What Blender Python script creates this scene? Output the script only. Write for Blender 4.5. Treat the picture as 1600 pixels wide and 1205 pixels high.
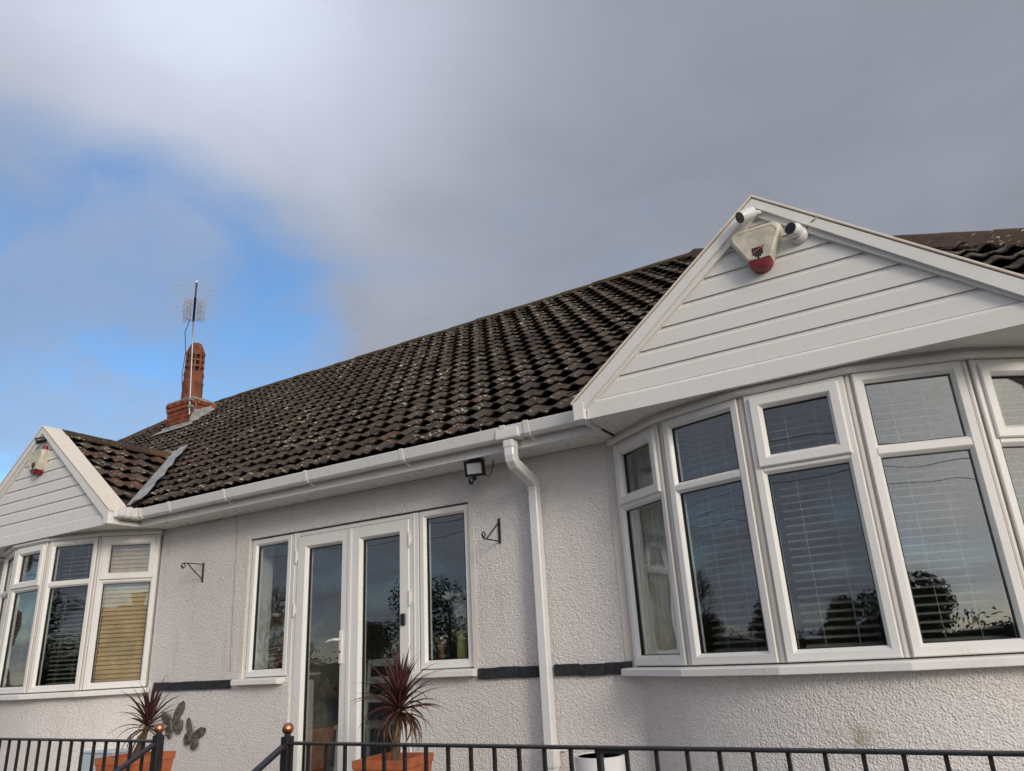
import bpy, bmesh, math, random
from mathutils import Vector, Matrix
R = math.radians
random.seed(7)
scene = bpy.context.scene
for o in list(bpy.data.objects): bpy.data.objects.remove(o)
C = scene.collection

# ------------------------------------------------------------------ camera
# (solved from the vanishing points of the photograph; house floor is z = 0, front wall is y = 0)
CAM = Vector((0.0, -4.6, 1.0))
FPX, PPX, PPY = 1157.0, 800.0, 602.5
AX = Vector((0.85362902, 0.21815302, 0.47299763))     # world X,Y,Z axes seen in camera space
AY = Vector((0.51809503, -0.26179895, -0.81427198))
AZ = Vector((-0.05380561, 0.94014391, -0.33650317))
cam_d = bpy.data.cameras.new('camera'); cam = bpy.data.objects.new('camera', cam_d); C.objects.link(cam)
cam.matrix_world = Matrix.Translation(CAM) @ Matrix((AX, AY, AZ)).to_4x4()
cam_d.sensor_fit = 'HORIZONTAL'; cam_d.sensor_width = 36.0; cam_d.lens = 36.0 * FPX / 1600.0
cam_d.clip_start = 0.05; cam_d.clip_end = 2000
scene.camera = cam

def ray(px, py):
    v = Vector(((px - PPX) / FPX, -(py - PPY) / FPX, -1.0))
    return Vector((AX.dot(v), AY.dot(v), AZ.dot(v)))
def onY(px, py, Y):
    r = ray(px, py); return CAM + r * ((Y - CAM.y) / r.y)
def onX(px, py, X):
    r = ray(px, py); return CAM + r * ((X - CAM.x) / r.x)
def proj(P):
    d = Vector(P) - CAM
    c = AX * d.x + AY * d.y + AZ * d.z
    return PPX + FPX * c.x / -c.z, PPY - FPX * c.y / -c.z

# ------------------------------------------------------------------ world, sun, exposure
SUN_AZ = Vector((0.86, -0.51, 0)).normalized(); SUN_EL = R(19)
sun_dir = Vector((SUN_AZ.x * math.cos(SUN_EL), SUN_AZ.y * math.cos(SUN_EL), math.sin(SUN_EL)))
world = bpy.data.worlds.new('World'); scene.world = world; world.use_nodes = True
nt = world.node_tree; N = nt.nodes; L = nt.links
for n in list(N): N.remove(n)
def nd(t, **kw):
    n = N.new(t)
    for k, v in kw.items(): setattr(n, k, v)
    return n
def mth(op, a, b=None, clamp=False):
    n = nd('ShaderNodeMath', operation=op, use_clamp=clamp)
    for i, x in enumerate((a, b)):
        if x is None: continue
        if isinstance(x, (int, float)): n.inputs[i].default_value = x
        else: L.new(x, n.inputs[i])
    return n.outputs[0]
def vdot(a, vec):
    n = nd('ShaderNodeVectorMath', operation='DOT_PRODUCT'); L.new(a, n.inputs[0]); n.inputs[1].default_value = vec
    return n.outputs['Value']
def mixc(f, a, b):
    n = nd('ShaderNodeMix', data_type='RGBA')
    for s, x in ((0, f), (6, a), (7, b)):
        if isinstance(x, (int, float)): n.inputs[s].default_value = x
        elif isinstance(x, tuple): n.inputs[s].default_value = (*x, 1)
        else: L.new(x, n.inputs[s])
    return n.outputs[2]
def rng(x, a, b, c=0.0, d=1.0, smooth=True):
    n = nd('ShaderNodeMapRange', interpolation_type='SMOOTHSTEP' if smooth else 'LINEAR')
    L.new(x, n.inputs[0])
    for i, v in enumerate((a, b, c, d)): n.inputs[i + 1].default_value = v
    return n.outputs[0]
sky = nd('ShaderNodeTexSky', sky_type='NISHITA', sun_disc=False)
sky.sun_elevation = SUN_EL; sky.sun_rotation = math.atan2(SUN_AZ.x, SUN_AZ.y)
sky.air_density = 1.0; sky.dust_density = 0.1; sky.ozone_density = 3.0
SKY_ST = 0.145
tc = nd('ShaderNodeTexCoord'); D = tc.outputs['Generated']
sep = nd('ShaderNodeSeparateXYZ'); L.new(D, sep.inputs[0])
zz = mth('ADD', mth('MAXIMUM', sep.outputs[2], 0.0), 0.22)
cmb = nd('ShaderNodeCombineXYZ')
L.new(mth('DIVIDE', sep.outputs[0], zz), cmb.inputs[0]); L.new(mth('DIVIDE', sep.outputs[1], zz), cmb.inputs[1])
def noise(vec, scale, detail, rough, off=(0, 0, 0), dist=0.0):
    m = nd('ShaderNodeVectorMath', operation='ADD'); L.new(vec, m.inputs[0]); m.inputs[1].default_value = off
    n = nd('ShaderNodeTexNoise'); L.new(m.outputs[0], n.inputs['Vector'])
    n.inputs['Scale'].default_value = scale; n.inputs['Detail'].default_value = detail
    n.inputs['Roughness'].default_value = rough; n.inputs['Distortion'].default_value = dist
    return n.outputs[0]
n1 = noise(cmb.outputs[0], 0.9, 6, 0.52, (3.1, 1.7, 0), 0.3)      # cloud masses
n2 = noise(cmb.outputs[0], 2.2, 5, 0.55, (7.3, 4.1, 2), 0.2)      # lighter and darker folds
def dirpx(px, py): return tuple(ray(px, py).normalized())
# the clear gap low on the left; the thin bright cloud above it; thick cloud to the right
gap = rng(vdot(D, dirpx(180, 560)), 0.935, 0.996)
gap2 = rng(vdot(D, dirpx(-60, 640)), 0.90, 0.985)
gapm = mth('MAXIMUM', gap, gap2)
cover = mth('SUBTRACT', mth('ADD', mth('MULTIPLY', n1, 1.6), mth('MULTIPLY', n2, 0.85)), mth('MULTIPLY', gapm, 0.72))
low = rng(sep.outputs[2], 0.36, 0.06)                               # the cloud deck breaks up towards the horizon
cover = mth('SUBTRACT', cover, mth('MULTIPLY', low, 0.30))
cover = rng(cover, 0.40, 1.08)
veil = rng(noise(cmb.outputs[0], 1.7, 6, 0.6, (1.3, 9.1, 5), 0.5), 0.42, 0.66, 0.04, 0.60)   # thin wisps across the gap
cover = mth('MAXIMUM', cover, veil)
bright = mth('POWER', mth('MAXIMUM', vdot(D, dirpx(330, -80)), 0.0), 26.0)
sung = mth('POWER', mth('MAXIMUM', vdot(D, tuple(sun_dir)), 0.0), 7.0)
thick = mth('MULTIPLY', rng(n2, 0.3, 0.70, 1.08, 0.90), rng(vdot(D, dirpx(1500, 200)), 0.62, 1.0, 1.04, 0.84))
lum = mth('MULTIPLY', thick, mth('ADD', mth('ADD', 0.285, mth('MULTIPLY', bright, 0.30)), mth('MULTIPLY', sung, 1.5)))
tint = mixc(mth('MULTIPLY', sung, 1.0, True), (0.885, 0.95, 1.13), (1.12, 0.98, 0.76))
cl = nd('ShaderNodeVectorMath', operation='SCALE'); L.new(tint, cl.inputs[0]); L.new(lum, cl.inputs[3])
hs = nd('ShaderNodeHueSaturation'); hs.inputs['Saturation'].default_value = 1.2; L.new(sky.outputs[0], hs.inputs['Color'])
skys = nd('ShaderNodeVectorMath', operation='SCALE'); L.new(hs.outputs[0], skys.inputs[0]); skys.inputs[3].default_value = SKY_ST
bg = nd('ShaderNodeBackground'); bg.inputs[1].default_value = 1.0
L.new(mixc(cover, skys.outputs[0], cl.outputs[0]), bg.inputs[0])
out = nd('ShaderNodeOutputWorld'); L.new(bg.outputs[0], out.inputs[0])

sd = bpy.data.lights.new('sun', 'SUN'); sd.energy = 1.0; sd.angle = R(14); sd.color = (1.0, 0.92, 0.83)
sun = bpy.data.objects.new('sun', sd); C.objects.link(sun)
sun.rotation_euler = (-sun_dir).to_track_quat('-Z', 'Y').to_euler()
scene.view_settings.view_transform = 'Standard'; scene.view_settings.look = 'None'
scene.view_settings.exposure = 0.44; scene.view_settings.gamma = 1.0
scene.view_settings.use_curve_mapping = False

# ------------------------------------------------------------------ materials
MATS = {}
class Mat:
    def __init__(s, name, col, rough=0.5, metal=0.0, spec=0.5):
        m = bpy.data.materials.new(name); m.use_nodes = True; s.m = m; s.t = m.node_tree
        s.b = s.t.nodes['Principled BSDF']; MATS[name] = m
        s.b.inputs['Base Color'].default_value = (*col, 1); s.b.inputs['Roughness'].default_value = rough
        s.b.inputs['Metallic'].default_value = metal; s.b.inputs['Specular IOR Level'].default_value = spec
        s.col = col
        s.pos = s.t.nodes.new('ShaderNodeNewGeometry').outputs['Position']
    def noise(s, scale, detail=4, rough=0.55, vec=None, stretch=None, kind='noise'):
        v = vec or s.pos
        if stretch:
            mp = s.t.nodes.new('ShaderNodeMapping'); mp.inputs['Scale'].default_value = stretch
            s.t.links.new(v, mp.inputs[0]); v = mp.outputs[0]
        if kind == 'noise':
            n = s.t.nodes.new('ShaderNodeTexNoise'); n.inputs['Detail'].default_value = detail; n.inputs['Roughness'].default_value = rough
            o = n.outputs[0]
        else:
            n = s.t.nodes.new('ShaderNodeTexVoronoi'); n.feature = 'SMOOTH_F1'; o = n.outputs[0]
        n.inputs['Scale'].default_value = scale; s.t.links.new(v, n.inputs['Vector'])
        return o
    def ramp(s, x, a, b, c=0.0, d=1.0):
        n = s.t.nodes.new('ShaderNodeMapRange'); n.interpolation_type = 'SMOOTHSTEP'; s.t.links.new(x, n.inputs[0])
        for i, v in enumerate((a, b, c, d)): n.inputs[i + 1].default_value = v
        return n.outputs[0]
    def math(s, op, a, b):
        n = s.t.nodes.new('ShaderNodeMath'); n.operation = op
        for i, x in enumerate((a, b)):
            if isinstance(x, (int, float)): n.inputs[i].default_value = x
            else: s.t.links.new(x, n.inputs[i])
        return n.outputs[0]
    def mix(s, f, a, b):
        n = s.t.nodes.new('ShaderNodeMix'); n.data_type = 'RGBA'
        for i, x in ((0, f), (6, a), (7, b)):
            if isinstance(x, (int, float)): n.inputs[i].default_value = x
            elif isinstance(x, tuple): n.inputs[i].default_value = (*x, 1)
            else: s.t.links.new(x, n.inputs[i])
        return n.outputs[2]
    def color(s, c): s.t.links.new(c, s.b.inputs['Base Color']); s.last = c; return s
    def bump(s, h, dist, strength=1.0):
        n = s.t.nodes.new('ShaderNodeBump'); n.inputs['Distance'].default_value = dist; n.inputs['Strength'].default_value = strength
        s.t.links.new(h, n.inputs['Height']); s.t.links.new(n.outputs[0], s.b.inputs['Normal']); return s

def white_plastic(name, col, dirt=(0.50, 0.43, 0.33), amt=0.35, stretch=(1, 1, 0.25)):
    m = Mat(name, col, 0.32)
    d1 = m.ramp(m.noise(2.5, 6, 0.65), 0.50, 0.78, 0, amt)
    d2 = m.ramp(m.noise(38 if stretch[2] < 1 else 9, 5, 0.7, stretch=stretch), 0.56, 0.78, 0, amt * 0.8)
    c = m.mix(d1, col, tuple(a * 0.55 + b * 0.45 for a, b in zip(col, dirt)))
    m.color(m.mix(d2, c, dirt))
    m.t.links.new(m.ramp(m.noise(9, 4), 0.3, 0.7, 0.24, 0.48), m.b.inputs['Roughness'])
    m.bump(m.noise(3.0, 2), 0.004, 0.25)
    return m
white_plastic('white_plastic', (0.80, 0.785, 0.755))
white_plastic('white_cladding', (0.78, 0.765, 0.735), (0.46, 0.42, 0.35), 0.30, (0.5, 1, 9))
white_plastic('white_gutter', (0.75, 0.75, 0.74), (0.36, 0.34, 0.30), 0.42)
white_plastic('sunlit_cap', (0.80, 0.72, 0.60), (0.50, 0.42, 0.30), 0.25)  # white verge cap with the sun's warmth put into its colour
Mat('sealant', (0.46, 0.37, 0.28), 0.7)

m = Mat('roughcast', (0.7, 0.66, 0.65), 0.85, spec=0.25)
v = m.noise(115, kind='vor'); f = m.noise(92, 4, 0.62); w = m.noise(40, 3, 0.5)
hgt = m.math('ADD', m.math('MULTIPLY', v, -0.9), m.math('ADD', m.math('MULTIPLY', f, 1.0), m.math('MULTIPLY', w, 0.9)))
m.bump(hgt, 0.0098, 1.0)
st = m.ramp(m.noise(0.9, 6, 0.62), 0.45, 0.75); st2 = m.ramp(m.noise(5.5, 5, 0.7, stretch=(1, 1, 0.22)), 0.52, 0.76)
c = m.mix(m.math('MULTIPLY', st, 0.45), (0.83, 0.79, 0.765), (0.68, 0.63, 0.60))
c = m.mix(m.math('MULTIPLY', st2, 0.34), c, (0.54, 0.47, 0.40))
st3 = m.ramp(m.noise(1.7, 6, 0.7), 0.60, 0.74); c = m.mix(m.math('MULTIPLY', st3, 0.30), c, (0.50, 0.41, 0.34))
c = m.mix(m.ramp(f, 0.30, 0.48, 0.35, 0.0), c, (0.38, 0.34, 0.31))
# green algae blotch low on the bow wall
vd = m.t.nodes.new('ShaderNodeVectorMath'); vd.operation = 'DISTANCE'; m.t.links.new(m.pos, vd.inputs[0]); vd.inputs[1].default_value = onY(1338, 1150, -0.49)
g = m.math('MULTIPLY', m.ramp(vd.outputs['Value'], 0.16, 0.02), m.ramp(m.noise(14, 4), 0.4, 0.65))
c = m.mix(m.math('MULTIPLY', g, 0.6), c, (0.30, 0.29, 0.16))
m.color(c)

def smooth_render(name, col):
    m = Mat(name, col, 0.8, spec=0.25); m.bump(m.noise(40, 4), 0.003, 0.6)
    m.color(m.mix(m.ramp(m.noise(3, 5), 0.4, 0.75, 0, 0.5), col, tuple(x * 0.75 for x in col)))
smooth_render('smooth_render', (0.70, 0.64, 0.58))

def tile_mat(name, base, warm, amt_warm, lich):
    m = Mat(name, base, 0.9, spec=0.2)
    oi = m.t.nodes.new('ShaderNodeObjectInfo'); at = m.t.nodes.new('ShaderNodeAttribute'); at.attribute_name = 'rnd'
    rn = m.math('FRACT', m.math('ADD', oi.outputs['Random'], at.outputs['Fac']), 0.0)
    rn2 = m.math('FRACT', m.math('MULTIPLY', rn, 7.31), 0.0)
    c = m.mix(rn, tuple(x * 0.62 for x in base), tuple(x * 1.5 for x in base))
    c = m.mix(m.ramp(rn2, 1 - amt_warm, 1.0, 0, 0.55), c, warm)
    c = m.mix(m.ramp(m.noise(48, 4, 0.7), 0.40, 0.66, 0, 0.55), c, tuple(x * 2.0 for x in base))
    c = m.mix(m.ramp(m.noise(7, 5, 0.65), 0.50, 0.70, 0, 0.55), c, (0.022, 0.020, 0.016))
    c = m.mix(m.ramp(m.noise(9, 5, 0.65), 0.54, 0.70, 0, 0.6), c, (0.085, 0.070, 0.032))
    patch = m.ramp(m.noise(1.1, 4, 0.6), 0.42, 0.62, 0.0, 0.075)          # lichen gathers in patches
    l1 = m.math('ADD', m.noise(30, 2, 0.5), patch); l2 = m.math('ADD', m.noise(13, 3, 0.5), patch)
    c = m.mix(m.ramp(l1, 0.705 - lich, 0.745 - lich, 0, 0.9), c, (0.40, 0.38, 0.31))
    c = m.mix(m.ramp(l2, 0.735 - lich, 0.765 - lich, 0, 0.85), c, (0.46, 0.43, 0.30))
    c = m.mix(m.ramp(m.noise(6.3, 4, 0.6), 0.67, 0.73, 0, 0.7), c, (0.26, 0.095, 0.035))
    m.color(c); m.bump(m.noise(90, 4, 0.7), 0.004, 0.8)
tile_mat('roof_tile', (0.058, 0.045, 0.036), (0.13, 0.060, 0.034), 0.10, 0.03)
tile_mat('gable_tile', (0.066, 0.046, 0.037), (0.16, 0.070, 0.032), 0.16, 0.03)
tile_mat('ridge_clay', (0.062, 0.041, 0.030), (0.16, 0.07, 0.035), 0.3, 0.0)
m = Mat('ridge_moss', (0.06, 0.045, 0.035), 0.95, spec=0.1)
c = m.mix(m.ramp(m.noise(6, 5, 0.65), 0.4, 0.62), (0.065, 0.047, 0.036), (0.105, 0.088, 0.035))
m.color(m.mix(m.ramp(m.noise(16, 4), 0.6, 0.75), c, (0.22, 0.19, 0.13))); m.bump(m.noise(30, 5, 0.7), 0.015, 0.9)

def glass(name, f0):
    m = bpy.data.materials.new(name); m.use_nodes = True; MATS[name] = m; t = m.node_tree
    for n in list(t.nodes): t.nodes.remove(n)
    g = t.nodes.new('ShaderNodeNewGeometry'); nz = t.nodes.new('ShaderNodeTexNoise'); nz.inputs['Scale'].default_value = 2.6; nz.inputs['Detail'].default_value = 1
    t.links.new(g.outputs['Position'], nz.inputs['Vector'])
    bp = t.nodes.new('ShaderNodeBump'); bp.inputs['Distance'].default_value = 0.004; bp.inputs['Strength'].default_value = 0.5
    t.links.new(nz.outputs[0], bp.inputs['Height'])
    dt = t.nodes.new('ShaderNodeVectorMath'); dt.operation = 'DOT_PRODUCT'
    t.links.new(g.outputs['Normal'], dt.inputs[0]); t.links.new(g.outputs['Incoming'], dt.inputs[1])
    def M(op, a, b=0.0):
        n = t.nodes.new('ShaderNodeMath'); n.operation = op
        for i, x in enumerate((a, b)):
            if isinstance(x, (int, float)): n.inputs[i].default_value = x
            else: t.links.new(x, n.inputs[i])
        return n.outputs[0]
    ca = M('ABSOLUTE', dt.outputs['Value'])
    F = M('ADD', f0, M('MULTIPLY', M('POWER', M('SUBTRACT', 1.0, ca), 5.0), 1 - f0))
    tr = t.nodes.new('ShaderNodeBsdfTransparent'); tr.inputs[0].default_value = (0.90, 0.93, 0.92, 1)
    gl = t.nodes.new('ShaderNodeBsdfGlossy'); gl.inputs['Roughness'].default_value = 0.0; gl.inputs[0].default_value = (0.95, 0.97, 1.0, 1)
    t.links.new(bp.outputs[0], gl.inputs['Normal'])
    mx = t.nodes.new('ShaderNodeMixShader'); t.links.new(F, mx.inputs[0]); t.links.new(tr.outputs[0], mx.inputs[1]); t.links.new(gl.outputs[0], mx.inputs[2])
    o = t.nodes.new('ShaderNodeOutputMaterial'); t.links.new(mx.outputs[0], o.inputs[0])
glass('window_glass', 0.105)

def simple(name, col, rough=0.5, metal=0.0, spec=0.5, var=0.25, scale=12, bump=0.0):
    m = Mat(name, col, rough, metal, spec)
    m.color(m.mix(m.ramp(m.noise(scale, 4), 0.35, 0.7), tuple(x * (1 + var) for x in col), tuple(x * (1 - var) for x in col)))
    if bump: m.bump(m.noise(scale * 4, 4), bump, 0.7)
simple('black_iron', (0.016, 0.015, 0.016), 0.42, 0.0, 0.5, 0.3, 40, 0.001)
simple('black_paint', (0.022, 0.024, 0.028), 0.65, 0, 0.4, 0.35, 30, 0.004)
simple('black_plastic', (0.012, 0.012, 0.013), 0.35)
simple('lens_black', (0.006, 0.006, 0.008), 0.08)
simple('copper', (0.55, 0.24, 0.12), 0.38, 1.0, 0.5, 0.3, 30)
simple('terracotta', (0.40, 0.115, 0.045), 0.6, 0, 0.4, 0.2, 9, 0.001)
simple('soil', (0.03, 0.022, 0.016), 0.95, 0, 0.2, 0.4, 60, 0.01)
simple('cordyline_leaf', (0.078, 0.026, 0.023), 0.42, 0, 0.5, 0.55, 9)
simple('cordyline_leaf_old', (0.16, 0.085, 0.035), 0.5, 0, 0.4, 0.4, 10)
simple('bark', (0.13, 0.095, 0.065), 0.9, 0, 0.2, 0.35, 40, 0.008)
simple('lead', (0.31, 0.315, 0.31), 0.55, 0.0, 0.5, 0.25, 10, 0.004)
simple('mortar', (0.26, 0.23, 0.20), 0.95, 0, 0.1, 0.3, 30, 0.006)
simple('brick_red', (0.23, 0.070, 0.040), 0.9, 0, 0.2, 0.45, 9, 0.004)
simple('clay_pot', (0.20, 0.070, 0.038), 0.8, 0, 0.3, 0.35, 7, 0.002)
simple('pot_shade', (0.012, 0.009, 0.008), 0.9)
simple('galvanised', (0.42, 0.42, 0.42), 0.4, 0.7, 0.5, 0.15, 30)
simple('bright_alloy', (0.55, 0.55, 0.54), 0.5, 0.0, 0.5, 0.1, 30)
simple('alarm_cream', (0.57, 0.525, 0.42), 0.42, 0, 0.5, 0.16, 14)
simple('alarm_red', (0.19, 0.009, 0.016), 0.22, 0, 0.5, 0.25, 20)
simple('emblem_black', (0.015, 0.014, 0.014), 0.5)
simple('emblem_red', (0.50, 0.06, 0.05), 0.5)
simple('camera_white', (0.72, 0.72, 0.70), 0.3, 0, 0.5, 0.06)
simple('led_panel', (0.40, 0.43, 0.43), 0.18, 0, 0.5, 0.1, 60)
simple('cable_grey', (0.42, 0.38, 0.32), 0.6)
simple('cable_black', (0.02, 0.02, 0.02), 0.5)
simple('blind_slat', (0.20, 0.185, 0.165), 0.5, 0, 0.4, 0.1)
simple('blind_slat_brown', (0.16, 0.095, 0.055), 0.5, 0, 0.4, 0.2)
simple('blind_slat_tan', (0.68, 0.47, 0.27), 0.5, 0, 0.4, 0.12, 5)
simple('curtain_cloth', (0.62, 0.60, 0.57), 0.9, 0, 0.2, 0.12, 14)
simple('room_paint', (0.40, 0.37, 0.33), 0.9)
simple('room_floor', (0.10, 0.07, 0.05), 0.6)
simple('wood_turned', (0.25, 0.085, 0.035), 0.45, 0, 0.5, 0.3, 20)
simple('vase_gold', (0.60, 0.52, 0.18), 0.25, 0, 0.5, 0.2, 10)
simple('petal', (0.80, 0.80, 0.76), 0.7, 0, 0.3, 0.06)
simple('stem_green', (0.05, 0.09, 0.035), 0.6)
simple('white_paint', (0.75, 0.75, 0.73), 0.4, 0, 0.5, 0.06)
simple('planter_white', (0.72, 0.72, 0.72), 0.35, 0, 0.5, 0.06)
simple('pale_blue', (0.50, 0.58, 0.64), 0.5, 0, 0.4, 0.08)
simple('verdigris', (0.15, 0.14, 0.115), 0.65, 0.3, 0.4, 0.45, 35, 0.003)
simple('paving', (0.28, 0.26, 0.235), 0.9, 0, 0.2, 0.25, 6, 0.003)
simple('asphalt', (0.05, 0.05, 0.05), 0.9, 0, 0.3, 0.25, 20, 0.004)
simple('foliage', (0.045, 0.065, 0.025), 0.7, 0, 0.3, 0.5, 3)
simple('foliage_dark', (0.025, 0.042, 0.020), 0.7, 0, 0.3, 0.5, 3)
simple('far_render', (0.55, 0.50, 0.43), 0.9, 0, 0.2, 0.12, 3)
simple('far_roof', (0.055, 0.042, 0.036), 0.9, 0, 0.2, 0.3, 6)
simple('dark_glass', (0.02, 0.023, 0.026), 0.08)

# ------------------------------------------------------------------ mesh helpers
class MB:
    def __init__(s): s.v = []; s.f = []
    def add(s, vs, fs):
        b = len(s.v); s.v += [tuple(x) for x in vs]; s.f += [tuple(i + b for i in f) for f in fs]; return s
    def box(s, lo, hi, M=None):
        x0, y0, z0 = lo; x1, y1, z1 = hi
        vs = [Vector(p) for p in ((x0,y0,z0),(x1,y0,z0),(x1,y1,z0),(x0,y1,z0),(x0,y0,z1),(x1,y0,z1),(x1,y1,z1),(x0,y1,z1))]
        if M: vs = [M @ p for p in vs]
        return s.add(vs, [(0,3,2,1),(4,5,6,7),(0,1,5,4),(1,2,6,5),(2,3,7,6),(3,0,4,7)])
    def loops(s, rings, closed=True, caps=True):
        n = len(rings[0]); vs = [p for r in rings for p in r]; fs = []
        for i in range(len(rings) - 1):
            for j in range(n if closed else n - 1):
                k = (j + 1) % n; fs.append((i*n+j, i*n+k, (i+1)*n+k, (i+1)*n+j))
        if caps: fs += [tuple(reversed(range(n))), tuple(range((len(rings)-1)*n, len(rings)*n))]
        return s.add(vs, fs)
    def prism(s, poly, d):          # poly: 3-D points, d: extrusion vector
        d = Vector(d); return s.loops([[Vector(p) for p in poly], [Vector(p) + d for p in poly]])
    def tube(s, pts, r, n=8, caps=True):
        pts = [Vector(p) for p in pts]; rings = []; rr = r if isinstance(r, (list, tuple)) else [r] * len(pts)
        up = None
        for i, p in enumerate(pts):
            t = (pts[min(i+1, len(pts)-1)] - pts[max(i-1, 0)]).normalized()
            if up is None: up = t.orthogonal().normalized()
            up = (up - t * up.dot(t)).normalized(); w = t.cross(up)
            rings.append([p + (up * math.cos(2*math.pi*k/n) + w * math.sin(2*math.pi*k/n)) * rr[i] for k in range(n)])
        return s.loops(rings, True, caps)
    def lathe(s, prof, c, n=16, M=None, caps=True):
        c = Vector(c); rings = []
        for r, z in prof:
            ring = [Vector((r*math.cos(2*math.pi*k/n), r*math.sin(2*math.pi*k/n), z)) for k in range(n)]
            rings.append([(M @ p if M else p) + c for p in ring])
        return s.loops(rings, True, caps)
    def frame(s, prof, u0, u1, v0, v1, F):     # mitred picture frame; prof = closed list of (inset, n)
        k = len(prof); rings = []
        for cu, cv, su, sv in ((u0,v0,1,1),(u1,v0,-1,1),(u1,v1,-1,-1),(u0,v1,1,-1)):
            rings.append([F @ Vector((cu+su*i, cv+sv*i, nn)) for i, nn in prof])
        vs = [p for r in rings for p in r]; fs = []
        for i in range(4):
            for j in range(k):
                a, b = i*k+j, i*k+(j+1)%k; c2, d2 = ((i+1)%4)*k+(j+1)%k, ((i+1)%4)*k+j
                fs.append((a, b, c2, d2))
        return s.add(vs, fs)
def mesh(name, mb, mat, smooth=False, attr=None):
    me = bpy.data.meshes.new(name); me.from_pydata(mb.v, [], mb.f)
    bm = bmesh.new(); bm.from_mesh(me); bmesh.ops.recalc_face_normals(bm, faces=bm.faces); bm.to_mesh(me); bm.free()
    for mm in (mat if isinstance(mat, (list, tuple)) else [mat]): me.materials.append(MATS[mm])
    if smooth:
        for p in me.polygons: p.use_smooth = True
    if attr is not None:
        a = me.attributes.new('rnd', 'FLOAT', 'POINT'); a.data.foreach_set('value', attr)
    me.update(); return me
def link(name, me, parent=None, loc=None):
    o = bpy.data.objects.new(name, me); C.objects.link(o)
    if parent is not None:
        o.parent = parent
        if parent.type == 'EMPTY' and parent.parent is None:
            o.location = -parent.location          # mesh data is in world coordinates
    if loc is not None: o.location = loc
    return o
def obj(name, mb, mat, parent=None, smooth=False): return link(name, mesh(name, mb, mat, smooth), parent)
def tag(o, label=None, cat=None, group=None, kind=None):
    for k, v in (('label', label), ('category', cat), ('group', group), ('kind', kind)):
        if v: o[k] = v
    return o
def thing(name, loc, label, cat, group=None):
    o = bpy.data.objects.new(name, None); o.empty_display_size = 0.1; o.location = loc; C.objects.link(o)
    return tag(o, label, cat, group)
def auto_smooth(o, ang=40):
    for p in o.data.polygons: p.use_smooth = True
    o.data.set_sharp_from_angle(angle=R(ang)); return o
def bevel(o, w, seg=2):
    b = o.modifiers.new('bevel', 'BEVEL'); b.width = w; b.segments = seg; b.limit_method = 'ANGLE'; b.angle_limit = R(40); return o

# ------------------------------------------------------------------ setting
GZ, TZ = -0.65, -0.15
mb = MB(); mb.add([(-400,-400,GZ),(400,-400,GZ),(400,400,GZ),(-400,400,GZ)], [(0,1,2,3)])
tag(obj('ground', mb, 'asphalt'), kind='structure')
mb = MB(); mb.box((-16,-2.3,GZ-.2),(-3.62,3,TZ)).box((-2.62,-2.3,GZ-.2),(3,3,TZ)).box((-3.62,-2.0,GZ-.2),(-2.62,3,TZ-.002))
tag(obj('terrace', mb, 'paving'), kind='structure')
mb = MB()
for i in range(3): mb.box((-3.61,-2.0-.3*(i+1),GZ-.1),(-2.63,-2.002-.3*i,TZ-.167*(i+1)))
tag(obj('steps', mb, 'paving'), kind='structure')

# ------------------------------------------------------------------ the bungalow
house = thing('bungalow', (-4.0, 0, TZ), 'white roughcast bungalow with two bow windows, clad gables and brown tiled hip roof', 'house')
K = 0.763; EY, EZ = -0.37, 2.475                # main slope: z = EZ + K*(y-EY)
RY, RX0, RX1 = 3.4, -11.0, -2.0                 # ridge
RZ = EZ + K * (RY - EY)
XL, XR = RX0 - (RY - EY), RX1 + (RY - EY)       # eave corners
WX0, WX1 = XL + .33, XR - .33
BAYS = []                                       # (centre x, segment length)
BAY_R = (-0.614, 0.56); BAY_L = (-8.12, 0.59)
SOF, WTOP, WBOT = 2.315, 2.275, 0.87
TH = R(17.5)
def bay_pts(c, s):
    x = [c - s/2]; y = [-s*(math.sin(TH)+math.sin(2*TH))]
    p2 = Vector((c - s/2, -s*(math.sin(TH)+math.sin(2*TH)))); p1 = p2 + Vector((-s*math.cos(TH), s*math.sin(TH))); p0 = p1 + Vector((-s*math.cos(2*TH), s*math.sin(2*TH)))
    l = [p0, p1, p2]; return l + [Vector((2*c - p.x, p.y)) for p in reversed(l)]
# front wall with openings
br, bl = bay_pts(*BAY_R), bay_pts(*BAY_L)
DX0, DX1, DZ1 = -5.50, -3.11, 2.075
xs = [WX0, bl[0].x, bl[5].x, DX0, -4.93, -3.655, DX1, br[0].x, br[5].x, WX1]; zs = [TZ-.1, 0.0, 0.86, DZ1, SOF]
def solid(i, j):
    if i in (1, 7): return j < 2
    if i in (3, 5): return not (j == 2)
    if i == 4: return not (1 <= j <= 2)
    return True
mb = MB(); T = 0.28
for i in range(len(xs)-1):
    for j in range(len(zs)-1):
        if not solid(i, j): continue
        x0, x1, z0, z1 = xs[i], xs[i+1], zs[j], zs[j+1]
        mb.add([(x0,0,z0),(x1,0,z0),(x1,0,z1),(x0,0,z1)], [(0,1,2,3)]); mb.add([(x0,T,z0),(x1,T,z0),(x1,T,z1),(x0,T,z1)], [(3,2,1,0)])
        for a, b, q in ((i-1,j,((x0,z0),(x0,z1))), (i+1,j,((x1,z0),(x1,z1))), (i,j-1,((x0,z0),(x1,z0))), (i,j+1,((x0,z1),(x1,z1)))):
            if not (0 <= a < len(xs)-1 and 0 <= b < len(zs)-1) or not solid(a, b):
                (p, r0), (q2, r1) = q; mb.add([(p,0,r0),(q2,0,r1),(q2,T,r1),(p,T,r0)], [(0,1,2,3)])
me = bpy.data.meshes.new('wall'); me.from_pydata(mb.v, [], mb.f)
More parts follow.
